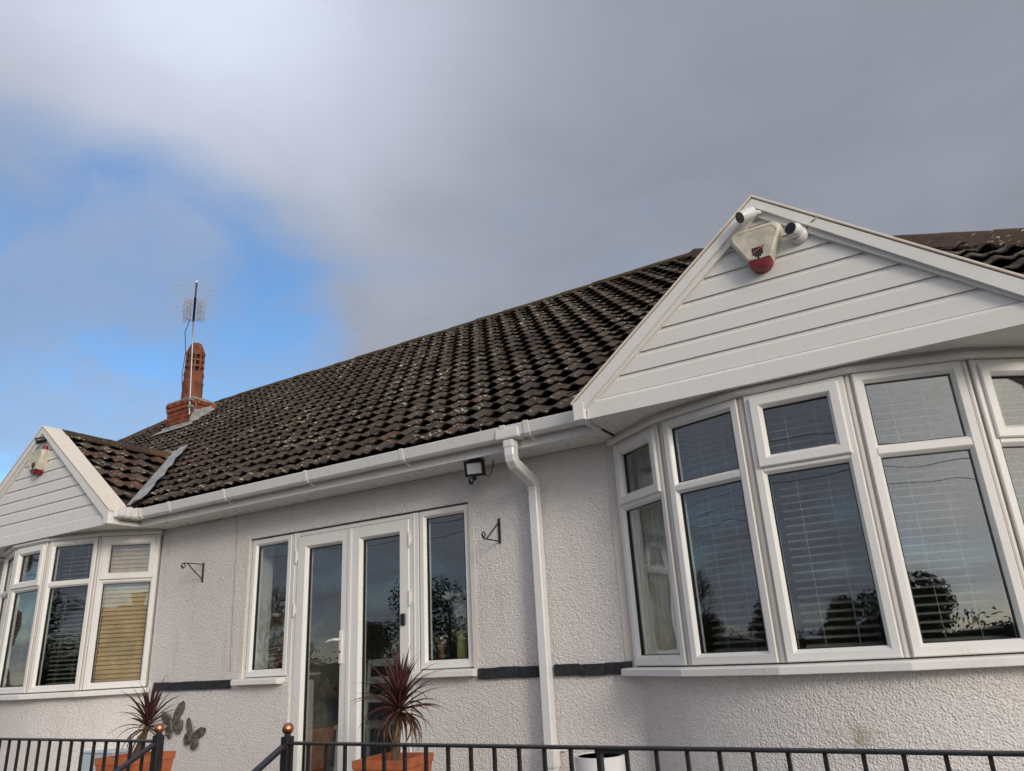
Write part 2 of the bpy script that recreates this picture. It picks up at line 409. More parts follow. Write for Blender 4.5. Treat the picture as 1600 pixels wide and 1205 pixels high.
bm = bmesh.new(); bm.from_mesh(me); bmesh.ops.remove_doubles(bm, verts=bm.verts, dist=1e-4); bmesh.ops.recalc_face_normals(bm, faces=bm.faces); bm.to_mesh(me); bm.free()
me.materials.append(MATS['roughcast']); link('wall', me, house)
# side and back walls, rooms
mb = MB(); mb.box((WX0, T+.001, TZ-.1), (WX0+.28, 7.1, SOF)).box((WX1-.28, T+.001, TZ-.1), (WX1, 7.1, SOF)).box((WX0+.281, 6.82, TZ-.1), (WX1-.281, 7.1, SOF))
obj('rear_walls', mb, 'roughcast', house)
mb = MB(); mb.box((WX0+.282, 3.6, 0.01), (WX1-.282, 3.7, 2.4)); mb.box((-6.0, T+.002, 0.01), (-5.9, 3.598, 2.4)); mb.box((-2.4, T+.002, 0.01), (-2.3, 3.598, 2.4))
obj('partition', mb, 'room_paint', house)
mb = MB(); mb.box((WX0+.281, T-.1, 2.41), (WX1-.281, 6.8, 2.44)); obj('ceiling', mb, 'room_paint', house)
mb = MB(); mb.box((WX0+.281, T+.003, -.1), (WX1-.281, 6.81, 0.0)); obj('floor', mb, 'room_floor', house)
# smooth plaster margins round the door set and beside the bow windows
mb = MB()

for lo, hi in (((br[0].x-.075, -.006, .90), (br[0].x-.004, .02, SOF-.003)), ((DX0-.045, -.005, .86), (DX0-.001, .02, DZ1+.02)), ((DX1+.001, -.005, .905), (DX1+.04, .02, DZ1+.02))):
    obj('plaster_margin', MB().box(lo, hi), 'smooth_render', house)


# bow dwarf walls
def bow_wall(c, s):
    P = bay_pts(c, s); Rr = s / (2*math.sin(TH/2)); cy = P[2].y + math.sqrt(Rr*Rr - s*s/4)
    a0 = math.atan2(P[0].y-cy, P[0].x-c); a1 = math.atan2(P[5].y-cy, P[5].x-c)
    out = [Vector((c+(Rr-.012)*math.cos(a0+(a1-a0)*k/40), cy+(Rr-.012)*math.sin(a0+(a1-a0)*k/40), 0)) for k in range(41)]
    inn = [Vector((c+(Rr-.25)*math.cos(a0+(a1-a0)*k/40), min(.27, cy+(Rr-.25)*math.sin(a0+(a1-a0)*k/40)), 0)) for k in range(41)]
    mb = MB(); up = Vector((0, 0, .835)); dn = Vector((0, 0, TZ-.1))
    rings = [[out[k]+dn, out[k]+up, inn[k]+up, inn[k]+dn] for k in range(41)]
    mb.loops(rings); o = obj('bow_wall', mb, 'roughcast', house); auto_smooth(o, 30)
bow_wall(*BAY_R); bow_wall(*BAY_L)

# ---- windows
FR = [(0,-.035),(0,.028),(.006,.034),(.040,.034),(.046,.028),(.060,.010),(.060,-.035)]
SASH = [(0,-.01),(0,.046),(.006,.052),(.046,.052),(.052,.046),(.064,.028),(.064,-.01)]
def frame_at(A, B, z0):
    d = (B - A).normalized(); n = Vector((d.y, -d.x))
    M = Matrix(((d.x, 0, n.x, A.x), (d.y, 0, n.y, A.y), (0, 1, 0, z0), (0, 0, 0, 1))); return M, (B - A).length
def pane(parent, F, u0, u1, v0, v1):
    mb = MB(); mb.box((u0, v0, -.003), (u1, v1, .003), F); obj('pane', mb, 'window_glass', parent)
    mb = MB(); mb.frame([(0,-.012),(0,.0125),(.007,.0125),(.007,-.012)], u0-.004, u1+.004, v0-.004, v1+.004, F); obj('gasket', mb, 'black_plastic', parent)
def window(A, B, z0, z1, opener, tz=1.85, transom=True):
    F, w = frame_at(A, B, z0); h = z1 - z0; g = .016
    mb = MB(); mb.frame(FR, g, w-g, 0, h, F)
    i = .060
    if transom:
        t = tz - z0
        prof = [(-.034,-.035),(-.034,.010),(-.020,.028),(-.014,.0335),(.014,.0335),(.020,.028),(.034,.010),(.034,-.035)]
        rings = [[F @ Vector((u, t+a, b)) for a, b in prof] for u in (g+i-.012, w-g-i+.012)]
        mb.loops(rings)
    o = obj('window', mb, 'white_plastic', house)
    if transom:
        pane(o, F, g+i, w-g-i, i, t-.034)
        if opener:
            ms = MB(); ms.frame(SASH, g+.030, w-g-.030, t+.006, h-.026, F); obj('sash', ms, 'white_plastic', o)
            pane(o, F, g+.094, w-g-.094, t+.07, h-.09)
        else: pane(o, F, g+i, w-g-i, t+.034, h-i)
    else: pane(o, F, g+i, w-g-i, i, h-i)
    return F, w
slat_me = {}
def blind(F, w, z0, z1, mat, tilt, label, gap=.0405, back=-.10, cord=True):
    if tilt > 1: back = -.055
    b0 = F @ Vector((w/2, 0, back)); r = thing('venetian_blind', (b0.x, b0.y, z0), label, 'blind', 'venetian blinds in the bow windows')
    L_ = w - (.20 if tilt < 1 else .15); key = (round(L_, 3), mat, tilt)
    if key not in slat_me:
        mb = MB(); ca, sa = math.cos(tilt), math.sin(tilt); row = []
        for k in range(5):
            q = (k/4 - .5) * .048; cr = .004 * (1 - (k/2-1)**2); row.append((q*ca - cr*sa, q*sa + cr*ca))
        rings = [[Vector((u, y, z)) for y, z in row] + [Vector((u, y, z-.0015)) for y, z in reversed(row)] for u in (-L_/2, L_/2)]
        mb.loops(rings); slat_me[key] = mesh('slat', mb, mat, False)
    ang = math.atan2((F @ Vector((1,0,0)) - F @ Vector((0,0,0))).y, (F @ Vector((1,0,0)) - F @ Vector((0,0,0))).x)
    n = int((z1 - z0 - .06) / gap)
    for k in range(n):
        s = bpy.data.objects.new('slat', slat_me[key]); C.objects.link(s); s.parent = r
        s.location = (random.uniform(-.001, .001), 0, .03 + k*gap); s.rotation_euler = (random.uniform(-.03, .03), random.uniform(-.003, .003), ang)
    mb = MB(); mb.box((.09, z1-z0-.035, back-.025), (w-.09, z1-z0-.001, back+.025), F)
    Fz = Matrix.Translation((0, 0, 0))
    o = obj('head_rail', mb, mat, r)
    if cord:
        for u in (.2, w-.2):
            mb = MB(); mb.tube([F @ Vector((u, .01, back+.028)), F @ Vector((u, z1-z0-.03, back+.028))], .0012, 4); obj('cord', mb, 'curtain_cloth', r)
def bow(c, s, openers, right):
    P = bay_pts(c, s)
    for k in range(5):
        F, w = window(P[k], P[k+1], WBOT, WTOP, openers[k])
        if right:
            if k >= 1: blind(F, w, WBOT, WTOP, 'blind_slat', R(18 if k < 3 else 12),
                ['', 'open slatted blind in the bow pane next to the curtained one', 'open slatted blind in the middle pane under the alarm gable',
                 'open slatted blind in the wide pane reflecting bare shrubs and cloud', 'open slatted blind in the end pane reflecting bright cloud'][k])
        else:
            blind(F, w, WBOT, WTOP, 'blind_slat_tan' if k == 4 else ('blind_slat_brown' if k == 2 else 'blind_slat'), R(66) if k == 4 else R(15),
                ['open slatted blind in the far end pane of the distant bow', 'open slatted blind in the narrow pane of the distant bow', 'dark brown slatted blind in the distant bow window',
                 'open slatted blind beside the closed tan blind', 'closed tan slatted blind next to the wall bracket'][k])
    # posts with sealant between the frames
    for k in range(1, 5):
        mb = MB(); a = P[k]; mb.lathe([(.021, WBOT), (.021, WTOP)], (a.x, a.y+.002, 0), 10); obj('corner_post', mb, 'white_plastic', house)
        n = (Vector((c, 1.35)) - a).normalized() * -1
        mb = MB(); t = Vector((-n.y, n.x))
        for sg in (-1, 1):
            q = a + t*sg*.0165 + n*.022; mb.box((q.x-.0014, q.y-.004, WBOT), (q.x+.0014, q.y+.003, WTOP))
        obj('sealant', mb, 'sealant', house)
    # sill: mitred moulding, one piece per pane
    def off(d):
        res = []
        for k in range(6):
            ns = []
            for a, b in ((k-1, k), (k, k+1)):
                if 0 <= a and b <= 5: dd = (P[b]-P[a]).normalized(); ns.append(Vector((dd.y, -dd.x)))
            nn = sum(ns, Vector((0, 0))).normalized(); sc = 1 / nn.dot(ns[0]); res.append(P[k] + nn*d*sc)
        e = .04 if d > .05 else 0
        return res
    o1, o2, i1 = off(.095), off(.088), off(-.10)
    for k in range(5):
        mb = MB(); rings = []
        for q in (k, k+1):
            ex = Vector((0, 0)) if 0 < q < 5 else (P[q]-P[1 if q == 0 else 4]).normalized()*.045
            A, B, I = o1[q]+ex, o2[q]+ex, i1[q]+ex*.2
            rings.append([Vector((I.x, I.y, .869)), Vector((B.x, B.y, .858)), Vector((A.x, A.y, .850)), Vector((A.x, A.y, .818)), Vector((B.x, B.y, .815)), Vector((I.x, I.y, .836))])
        mb.loops(rings); obj('window_sill', mb, 'white_plastic', house)
    # moulding under the soffit
    a1, a2, a3 = off(.065), off(.050), off(-.03)
    for k in range(5):
        mb = MB(); rings = []
        for q in (k, k+1):
            rings.append([Vector((a3[q].x, a3[q].y, WTOP+.001)), Vector((a2[q].x, a2[q].y, WTOP+.001)), Vector((a1[q].x, a1[q].y, WTOP+.012)), Vector((a1[q].x, a1[q].y, WTOP+.030)), Vector((a2[q].x, a2[q].y, WTOP+.036)), Vector((a2[q].x, a2[q].y, SOF+.018)), Vector((a3[q].x, a3[q].y, SOF+.018))])
        mb.loops(rings); obj('head_moulding', mb, 'white_plastic', house)
bow(*BAY_R, (True, False, True, False, True), True)
bow(*BAY_L, (True, False, True, False, True), False)
# curtain behind the side pane
def curtain(pts, z0, z1, label, amp=.02, waves=9):
    mb = MB(); rows = []; nseg = waves*6
    for z in (z0, z0*.5+z1*.5, z1):
        row = []
        for k in range(nseg+1):
            t = k/nseg; p = pts[0].lerp(pts[1], t); d = (pts[1]-pts[0]).normalized(); n = Vector((-d.y, d.x, 0))
            row.append(p + n*amp*math.sin(t*waves*2*math.pi+math.sin(t*9)) + Vector((0, 0, z)))
        rows.append(row)
    back = [[p + Vector((0, .004, 0)) for p in r] for r in rows]
    mb.loops(rows, False, False); mb.loops(back, False, False)
    o = obj('curtain', mb, 'curtain_cloth', None, True); tag(o, label, 'curtain'); return o
curtain((Vector((br[0].x+.10, .10, 0)), Vector((br[1].x+.02, -.20, 0))), .88, 2.27, 'pale curtain hanging behind the side pane of the bow window')
curtain((Vector((-5.22, .20, 0)), Vector((-5.06, .22, 0))), .93, 2.05, 'white curtain gathered in the sidelight with the dark reed flowers', .018, 3)

# ---- french door set
DY = .055
A2, B2 = Vector((0, 0)), Vector((1, 0))
def rectframe(x0, x1, z0, z1, y): return Matrix(((1,0,0,x0),(0,0,-1,y),(0,1,0,z0),(0,0,0,1))), x1-x0, z1-z0
def sidelight(x0, x1):
    F, w, h = rectframe(x0, x1, .905, DZ1-.012, DY); mb = MB(); mb.frame(FR, .004, w-.004, 0, h, F)
    o = obj('window', mb, 'white_plastic', house); pane(o, F, .064, w-.064, .06, h-.06)
    mb = MB(); x0e, x1e = x0-.05, x1+.05
    if x0 < -5: x1e = x1-.005
    else: x0e = x0+.005
    mb.prism([(x0e,.09,.903),(x0e,-.07,.893),(x0e,-.078,.885),(x0e,-.078,.852),(x0e,-.07,.848),(x0e,-.002,.848),(x0e,-.002,.862),(x0e,.09,.862)], (x1e-x0e, 0, 0))
    obj('window_sill', mb, 'white_plastic', house)
sidelight(DX0+.01, -4.99); sidelight(-3.60, DX1-.01)
mb = MB(); mb.box((-4.985, DY-.034, .01), (-4.905, DY+.04, DZ1-.012)).box((-3.685, DY-.034, .01), (-3.605, DY+.04, DZ1-.012)).box((-4.904, DY-.03, 2.03), (-3.686, DY+.04, DZ1-.012)).box((-4.904, DY-.04, .0), (-3.686, DY+.05, .045))
mb.box((-4.953, DY-.042, .01), (-4.937, DY-.0345, DZ1-.014)).box((-3.653, DY-.042, .01), (-3.637, DY-.0345, DZ1-.014))
bevel(obj('door_frame', mb, 'white_plastic', house), .004)
LEAF = [(0,-.03),(0,.040),(.006,.046),(.088,.046),(.094,.040),(.108,.018),(.108,-.03)]
for k, (x0, x1) in enumerate(((-4.900, -4.297), (-4.291, -3.690))):
    F, w, h = rectframe(x0, x1, .05, 2.024, DY); mb = MB(); mb.frame(LEAF, 0, w, 0, h, F)
    o = obj('door', mb, 'white_plastic', house); pane(o, F, .112, w-.112, .112, h-.112)
    hx = x0-.012 if k == 0 else x1+.010
    for hz in (1.86, 1.42, .35):
        mb = MB(); mb.tube([(hx, DY-.052, hz-.055), (hx, DY-.052, hz+.055)], .009, 8); mb.box((hx-.012, DY-.046, hz-.035), (hx+.014, DY-.036, hz+.035)); obj('hinge', mb, 'white_plastic', o)
    if k == 0:
        hp = onY(533, 1010, DY-.05); mb = MB(); mb.box((hp.x-.016, DY-.062, hp.z-.13), (hp.x+.016, DY-.045, hp.z+.12)); hb = obj('handle_plate', mb, 'white_plastic', o); bevel(hb, .006)
        mb = MB(); mb.tube([(hp.x, DY-.06, hp.z+.05), (hp.x, DY-.105, hp.z+.05)], .010, 8); mb.tube([(hp.x+.012, DY-.105, hp.z+.052), (hp.x-.03, DY-.108, hp.z+.052), (hp.x-.09, DY-.106, hp.z+.044), (hp.x-.125, DY-.100, hp.z+.034)], [.010, .010, .009, .007], 8)
        obj('handle', mb, 'white_plastic', o, True)
        mb = MB(); mb.lathe([(.008, 0), (.008, .004)], (hp.x, DY-.0625, hp.z-.04), 12, Matrix.Rotation(R(90), 4, 'X')); obj('keyhole', mb, 'black_plastic', o)
    else:
        mb = MB(); mb.box((x0-.022, DY-.056, .055), (x0+.012, DY-.0465, 2.02)); bevel(obj('astragal', mb, 'white_plastic', o), .003)

# string course of black painted bricks
mb = MB(); 
def course(x0, x1, n):
    p = link('string_course', mesh('string_course', MB().box((x0+.01, -.004, .835), (x1-.01, .02, .888)), 'black_paint'), house)
    w = (x1-x0)/n
    for k in range(n):
        a, b = x0+w*k+.001, x0+w*(k+1)-.001; mbb = MB(); d = random.uniform(-.002, .002); e = random.uniform(-.004, .004)
        mbb.box((a, -.026+d, .826+e*.6), (b, -.003, .897+e)); bevel(obj('brick', mbb, 'black_paint', p), .004)
course(-6.665, -5.615, 5); course(-3.065, -2.575, 3); course(-2.465, br[0].x-.03, 3)

# ---- roofs
def tile_mesh(Wd, G, mat, seedv):
    rr = random.Random(seedv); mb = MB(); NX = 12; ov = 1.22
    rows = []
    for v, lift, tp, eb in ((0, .020, 1.0, 1.0), (.12, .0185, 1.0, .97), (.45, .0125, .94, .62), (.72, .0075, .86, .25), (1.0, .002, .72, 0), (ov, -.012, .62, 0)):
        row = []
        for k in range(NX+1):
            t = k/NX; c = (0.5+0.5*math.cos(2*math.pi*(t-.5)))**2.2
            ce = (0.5+0.5*math.cos(2*math.pi*t))**2.2; j = rr.uniform(-.0015, .0015)
            row.append(Vector(((t-.5)*Wd*1.03, v*G + (rr.uniform(-.003, .003) if v == 0 else 0), lift + .042*tp*c + .031*eb*ce + j)))
        rows.append(row)
    under = [Vector((p.x, p.y+.002, p.z-.010)) for p in rows[0]]
    under2 = [Vector((p.x, p.y, p.z-.011)) for p in rows[2]]
    mb.loops([under2, under] + rows, False, False)
    return mb
TW, TG = 0.222, 0.2165
variants = [tile_mesh(TW, TG, 'roof_tile', k) for k in range(6)]
def lay(name, parent, mat, O, e, s, nn, rows, cols, inside, pick=None, limit=300):
    """lay staggered tiles on the plane O + a*e + b*s ; keep those that `inside` accepts"""
    mes = [mesh('tile', v, mat, True) for v in variants]
    for q in mes: q.set_sharp_from_angle(angle=R(48))
    spots = []
    for r_ in range(rows):
        for c_ in range(cols):
            a = (c_ + .5*(r_ % 2)) * TW; b = r_ * TG
            ctr = O + e*a + s*(b + TG*.5)
            if inside(ctr, a, b): spots.append((pick(ctr) if pick else 0, a, b, r_))
    spots.sort(key=lambda q: q[0])
    rest = MB(); at = []
    base = Matrix((e, s, nn)).transposed().to_4x4()
    for i, (pk, a, b, r_) in enumerate(spots):
        M = Matrix.Translation(O + e*(a+random.uniform(-.004, .004)) + s*(b+random.uniform(-.006, .006)) + nn*random.uniform(-.002, .003)) @ base @ Matrix.Rotation(random.gauss(0, .022), 4, 'Z') @ Matrix.Rotation(random.gauss(0, .018), 4, 'X')
        k = random.randrange(6)
        if i < limit and pk < 1e8:
            o = link('tile', mes[k], parent); o.matrix_local = M
        else:
            v = variants[k]; rest.add([M @ Vector(p) for p in v.v], v.f); at += [random.random()]*len(v.v)
    if rest.v:
        fm = mesh(name, rest, mat, True, at); fm.set_sharp_from_angle(angle=R(48))
        o = link('tile_field', fm, parent); o['kind'] = 'stuff'
    return len(spots)
cosK = 1/math.hypot(1, K)
S = Vector((0, cosK, K*cosK)); NN = Vector((0, -K*cosK, cosK)); E = Vector((1, 0, 0))
# gable geometry
GY = -0.62
class G: pass
def gable(c, half, zap, zeave):
    g = G(); g.c = c; g.half = half; g.zap = zap; g.ze = zeave; g.k = (zap-zeave)/half; return g
gR = gable(-0.614, 1.262, 3.415, 2.418); gL = gable(-8.13, 1.42, 3.515, 2.430)
def mainz(y): return EZ + K*(y-EY)
def under_gable(p):
    for g in (gR, gL):
        if abs(p.x-g.c) < g.half and p.z < g.zap - g.k*abs(p.x-g.c) + .01: return True
    return False
# sheathing of the whole hip roof (closed body under the tiles)
mb = MB(); d = .03
corners = [Vector((XL+.02, EY+.02, EZ-d)), Vector((XR-.02, EY+.02, EZ-d)), Vector((XR-.02, 2*RY-EY-.02, EZ-d)), Vector((XL+.02, 2*RY-EY-.02, EZ-d))]
r0, r1 = Vector((RX0, RY, RZ-d)), Vector((RX1, RY, RZ-d))
mb.add(corners+[r0, r1], [(0,1,5,4), (1,2,5), (2,3,4,5), (3,0,4), (3,2,1,0)])
roof = obj('roof', mb, 'far_roof', house)
def hip_ok(p, a, b):
    dy = p.y - EY
    return p.x > XL + dy + .02 and p.x < XR - dy - .02 and p.y < RY - .07
def in_main(p, a, b): return hip_ok(p, a, b) and not under_gable(p)
def pick_main(p):
    x, y = proj(p)
    if x < 195 or x > 897 + (632-y)/(632-311)*278 - 4 : return 1e9
    if x > 1600: return 1e9
    return (p-CAM).length
nrow = int((RY-EY)/cosK/TG)+1
lay('main_tiles', roof, 'roof_tile', Vector((XL, EY-.03, EZ-.03*K)), E, S, NN, nrow, int((XR-XL)/TW)+1, in_main, pick_main)
# rear and hip slopes
lay('rear_tiles', roof, 'roof_tile', Vector((XR, 2*RY-EY+.03, EZ-.03*K)), -E, Vector((0,-cosK,K*cosK)), Vector((0,K*cosK,cosK)), nrow, int((XR-XL)/TW)+1,
    lambda p, a, b: (lambda dy: p.x > XL+dy and p.x < XR-dy and p.y > RY)(2*RY-EY-p.y), None, 0)
for sx in (-1, 1):
    xe = XL if sx < 0 else XR
    lay('hip_tiles', roof, 'roof_tile', Vector((xe+sx*.03, 2*RY-EY if sx < 0 else EY, EZ-.03*K)), Vector((0, sx, 0)), Vector((-sx*cosK, 0, K*cosK)), Vector((sx*K*cosK, 0, cosK)), nrow, int((2*(RY-EY))/TW)+1,
        lambda p, a, b: (lambda dx: p.y > EY+dx+.16 and p.y < 2*RY-EY-dx-.16)(abs(p.x-xe)), None, 0)
# ridge and hip tiles
def ridge_run(A, B, mat, parent, w=.125, drop=.085, L_=.46, thick=.018, lift=.055, up=Vector((0,0,1)), name='ridge_tile', jit=1.0):
    d = B - A; n = max(1, round(d.length/L_)); t = d.normalized(); side = t.cross(up).normalized(); u = side.cross(t).normalized()
    for k in range(n):
        p = A + d*(k/n); q = A + d*((k+1)/n) + t*.012
        rings = []
        dz = random.uniform(-.006, .008)*jit; dz2 = dz + random.uniform(-.006, .006)*jit
        for P_, z in ((p, dz+.006), (q, dz2)):
            pr = [(-w,-drop),(-w*.5,-drop*.42),(-.03,-.008),(0,0),(.03,-.008),(w*.5,-drop*.42),(w,-drop)]
            top = [P_ + side*a + u*(b+lift+z) for a, b in pr]; bot = [P_ + side*a*.97 + u*(b+lift+z-thick) for a, b in reversed(pr)]
            rings.append(top+bot)
        mb = MB(); mb.loops(rings); o = obj(name, mb, mat, parent); auto_smooth(o, 50)
up3 = Vector((0,0,1))
ridge_run(Vector((RX0, RY, RZ)), Vector((RX1, RY, RZ)), 'ridge_moss', roof)
ridge_run(Vector((RX1, RY, RZ)), Vector((XR, EY, EZ)), 'ridge_clay', roof, w=.15, drop=.115, lift=.085, name='hip_tile', jit=.4)
ridge_run(Vector((RX0, RY, RZ)), Vector((XL, EY, EZ)), 'ridge_clay', roof, w=.15, drop=.115, lift=.085, name='hip_tile', jit=.4)
ridge_run(Vector((RX1, RY, RZ)), Vector((XR, 2*RY-EY, EZ)), 'ridge_clay', roof, w=.15, drop=.115, lift=.085, name='hip_tile', jit=.4)
ridge_run(Vector((RX0, RY, RZ)), Vector((XL, 2*RY-EY, EZ)), 'ridge_clay', roof, w=.15, drop=.115, lift=.085, name='hip_tile', jit=.4)
# mortar bed under the front hip tiles
for a, b in ((Vector((RX1,RY,RZ)), Vector((XR,EY,EZ))), (Vector((RX0,RY,RZ)), Vector((XL,EY,EZ))), (Vector((RX0,RY,RZ)), Vector((RX1,RY,RZ)))):
    mb = MB(); mb.tube([a+Vector((0,0,-.01)), b+Vector((0,0,-.01))], .055, 8); obj('mortar_bed', mb, 'mortar', roof)

# eaves of the main roof: fascia, soffit
def box_part(name, lo, hi, mat, parent=house, bev=0):
    o = obj(name, MB().box(lo, hi), mat, parent)
    if bev: bevel(o, bev)
    return o
FY = -.30
xa, xb, xc, xd = gL.c-gL.half, gL.c+gL.half, gR.c-gR.half, gR.c+gR.half
for x0, x1 in ((XL+.07, xa+.02), (xb-.02, -3.0), (-2.997, xc+.02), (xd-.02, XR-.07)):
    box_part('fascia', (x0, FY, SOF-.006), (x1, FY+.02, EZ-.01), 'white_plastic')
    box_part('soffit', (x0, FY+.021, SOF+.002), (x1, -.0005, SOF+.012), 'white_plastic')
mb = MB(); mb.box((XL+.07, FY+.05, SOF+.015), (XL+.09, 2*RY-EY-.1, EZ-.01)).box((XR-.09, FY+.05, SOF+.015), (XR-.07, 2*RY-EY-.1, EZ-.01)).box((XL+.1, 2*RY-EY-.09, SOF+.015), (XR-.1, 2*RY-EY-.07, EZ-.01)); obj('rear_fascia', mb, 'white_plastic', house)

# gables over the bows
def build_gable(g, main_k, mirror_tiles):
    c, half, zap, ze, k = g.c, g.half, g.zap, g.ze, g.k
    cs = 1/math.hypot(1, k); fz = SOF - .003
    part = link('gable', mesh('gable', MB().prism([(c-half+.09, GY+.05, fz+.03), (c+half-.09, GY+.05, fz+.03), (c, GY+.05, zap-.13)], (0, .03, 0)), 'white_cladding'), house)
    # shiplap boards, each cut to the slope
    def xr(z, m): return (zap - m - z)/k
    fas_top = fz + .118; z = fas_top; bh = .1185; m = .105
    while xr(z, m) > .03:
        z1 = min(z+bh-.001, zap-m-.004); prof = [(z+.001, 0), (z+.001, .014), (z1-.030, .014), (z1-.022, .010), (z1-.016, .004), (z1-.001, .003), (z1-.001, 0)]
        rings = []
        for sg in (-1, 1): rings.append([Vector((c+sg*max(.002, xr(zz_, m)), GY+.049-q, zz_)) for zz_, q in prof])
        mb = MB(); mb.loops(rings); obj('cladding_board', mb, 'white_cladding', part); z += bh
    # bottom fascia board
    mb = MB(); hb = half-.075
    prof = [(fz, 0), (fz, .030), (fas_top-.022, .030), (fas_top-.012, .024), (fas_top, .010), (fas_top, 0)]
    mb.loops([[Vector((c+sg*min(hb, xr(zz_, .075)), GY+.048-q, zz_)) for zz_, q in prof] for sg in (-1, 1)]); obj('fascia', mb, 'white_cladding', part)
    for sg in (-1, 1):
        def slope_board(name, t0, t1, y0, y1, mat, z_lo=ze, ext=0):   # board between slope-parallel lines t0..t1 below the roof line
            hx = half+ext
            zl = fz+.005; xq = min(hx-.001, (zap-t1-zl)/k)
            P = [(0, zap-t0), (hx, zap-t0-k*hx), (hx, min(zl, zap-t0-k*hx-.01)), (xq, zl), (0, zap-t1)]
            mb = MB(); mb.prism([(c+sg*x, y0, z) for x, z in P], (0, y1-y0, 0)); return obj(name, mb, mat, part)
        slope_board('bargeboard', .005, .062, GY-.012, GY+.046, 'white_plastic')
        slope_board('bargeboard_trim', .063, .112, GY+.012, GY+.046, 'white_plastic')
        # white cap over the verge
        mb = MB(); P = [(0, zap+.022), (half+.015, zap+.022-k*(half+.015)), (half+.015, zap+.004-k*(half+.015)), (0, zap+.004)]
        mb.prism([(c+sg*x, GY-.018, z) for x, z in P], (0, .215, 0)); bevel(obj('verge_cap', mb, 'sunlit_cap', part), .004)
        # box end and return
        mb = MB(); ex = c+sg*half
        mb.box((min(ex+sg*.004, ex-sg*.07), GY-.015, fz-.004), (max(ex+sg*.004, ex-sg*.07), GY+.10, zap-k*half+.003)); bevel(obj('box_end', mb, 'white_plastic', part), .004)
        mb = MB(); mb.box((min(ex-sg*.012, ex-sg*.034), GY+.101, fz-.001), (max(ex-sg*.012, ex-sg*.034), FY-.001, EZ-.02)); obj('return_fascia', mb, 'white_plastic', part)
    mb = MB(); mb.box((c-half+.035, GY+.047, fz+.018), (c+half-.035, -.0006, fz+.028)); obj('soffit', mb, 'white_plastic', part)
    # roof slopes
    yj = EY + (zap-EZ)/K
    groof = link('gable_roof', mesh('gable_roof', MB().add([(c, GY+.06, zap-.085), (c, yj+.15, zap-.085), (c+half, GY+.06, zap-.085-k*half), (c+half, EY+.1, zap-.085-k*half), (c-half, GY+.06, zap-.085-k*half), (c-half, EY+.1, zap-.085-k*half)],
        [(0,2,3,1), (0,1,5,4)]), 'far_roof'), house)
    for sg in (-1, 1):
        e = Vector((0, sg, 0)); s_ = Vector((-sg*cs, 0, k*cs)); n_ = Vector((sg*k*cs, 0, cs))
        nr = int(half/cs/TG)
        y0 = GY+.20 if sg > 0 else yj+.2
        O = Vector((c+sg*(half+.01), y0+sg*.1, zap-k*(half+.01)-.060))
        def ins(p, a, b): 
            lim = EY + (p.z-EZ)/K
            return p.y > GY+.235 and p.y < lim - .07 and abs(p.x-c) > .13
        lay('gable_tiles', groof, 'gable_tile', O, e, s_, n_, nr+1, 9, ins, (lambda p: 0) , 300)
    ridge_run(Vector((c, GY+.185, zap-.040)), Vector((c, yj+.06, zap-.040)), 'ridge_clay', groof, w=.12, drop=.09, L_=.44, jit=.4)
    # lead valleys
    for sg in (-1, 1):
        top = Vector((c+sg*.02, EY+(zap-k*.02-EZ)/K, zap-k*.02)); bot = Vector((c+sg*(half-.01), EY+(zap-k*(half-.01)-EZ)/K, zap-k*(half-.01)))
        gn = Vector((sg*k*cs, 0, cs)); mb = MB(); rows = []; nseg = 16
        for i in range(nseg+1):
            t = i/nseg; p = top.lerp(bot, t); wv = .012*math.sin(i*2.1)+.010*math.sin(i*.9); wd = (.29 if sg*(c+4) < 0 and c < -4 else .05)*(1 if t < .97 else .85) + wv
            a = p + E*sg*wd + NN*(.106+.006*math.sin(i*1.7)); m1 = p + E*sg*.12 + NN*.100; b = p + Vector((0, 0, .075)); c2 = p - E*sg*.075 + Vector((0, 0, k*.075)) + gn*.030
            th_ = Vector((0, 0, -.006)); rows.append([a, m1, b, c2, c2+th_, b+th_, m1+th_, a+th_])
        mb.loops(rows); obj('lead_valley', mb, 'lead', groof)
build_gable(gR, K, True); build_gable(gL, K, True)

# gutter, brackets, downpipe
GP = [(-.306,2.452),(-.318,2.380),(-.335,2.366),(-.382,2.366),(-.398,2.380),(-.413,2.446),(-.413,2.454),(-.406,2.454),(-.392,2.386),(-.380,2.374),(-.337,2.374),(-.325,2.386),(-.312,2.452)]
def gutter_x(x0, x1, parent=house, name='gutter', sc=1.0, mat='white_gutter'):
    cy, cz = -.36, 2.41
    rings = [[Vector((x, cy+(y-cy)*sc, cz+(z-cz)*sc)) for y, z in GP] for x in (x0, x1)]
    mb = MB(); mb.loops(rings); return obj(name, mb, mat, parent)
gut = gutter_x(xb+.10, xc-.012)
gutter_x(xd+.02, XR-.05); gutter_x(XL+.05, xa-.02)
for x in (-3.42, -4.41, -5.40, -6.15): gutter_x(x-.016, x+.016, gut, 'gutter_bracket', 1.10, 'white_plastic')
for x in (-2.53, -2.345): gutter_x(x-.02, x+.02, gut, 'gutter_collar', 1.13, 'white_plastic')
gutter_x(xc-.055, xc-.02, gut, 'gutter_collar', 1.12, 'white_plastic')
for x in (-3.42, -4.41, -5.40, xc-.04, -2.53, -2.345):
    mb = MB(); mb.tube([(x, -.355, 2.362), (x+.01, -.325, 2.345), (x+.02, FY-.001, 2.335)], .006, 6); obj('gutter_stay', mb, 'white_plastic', gut)
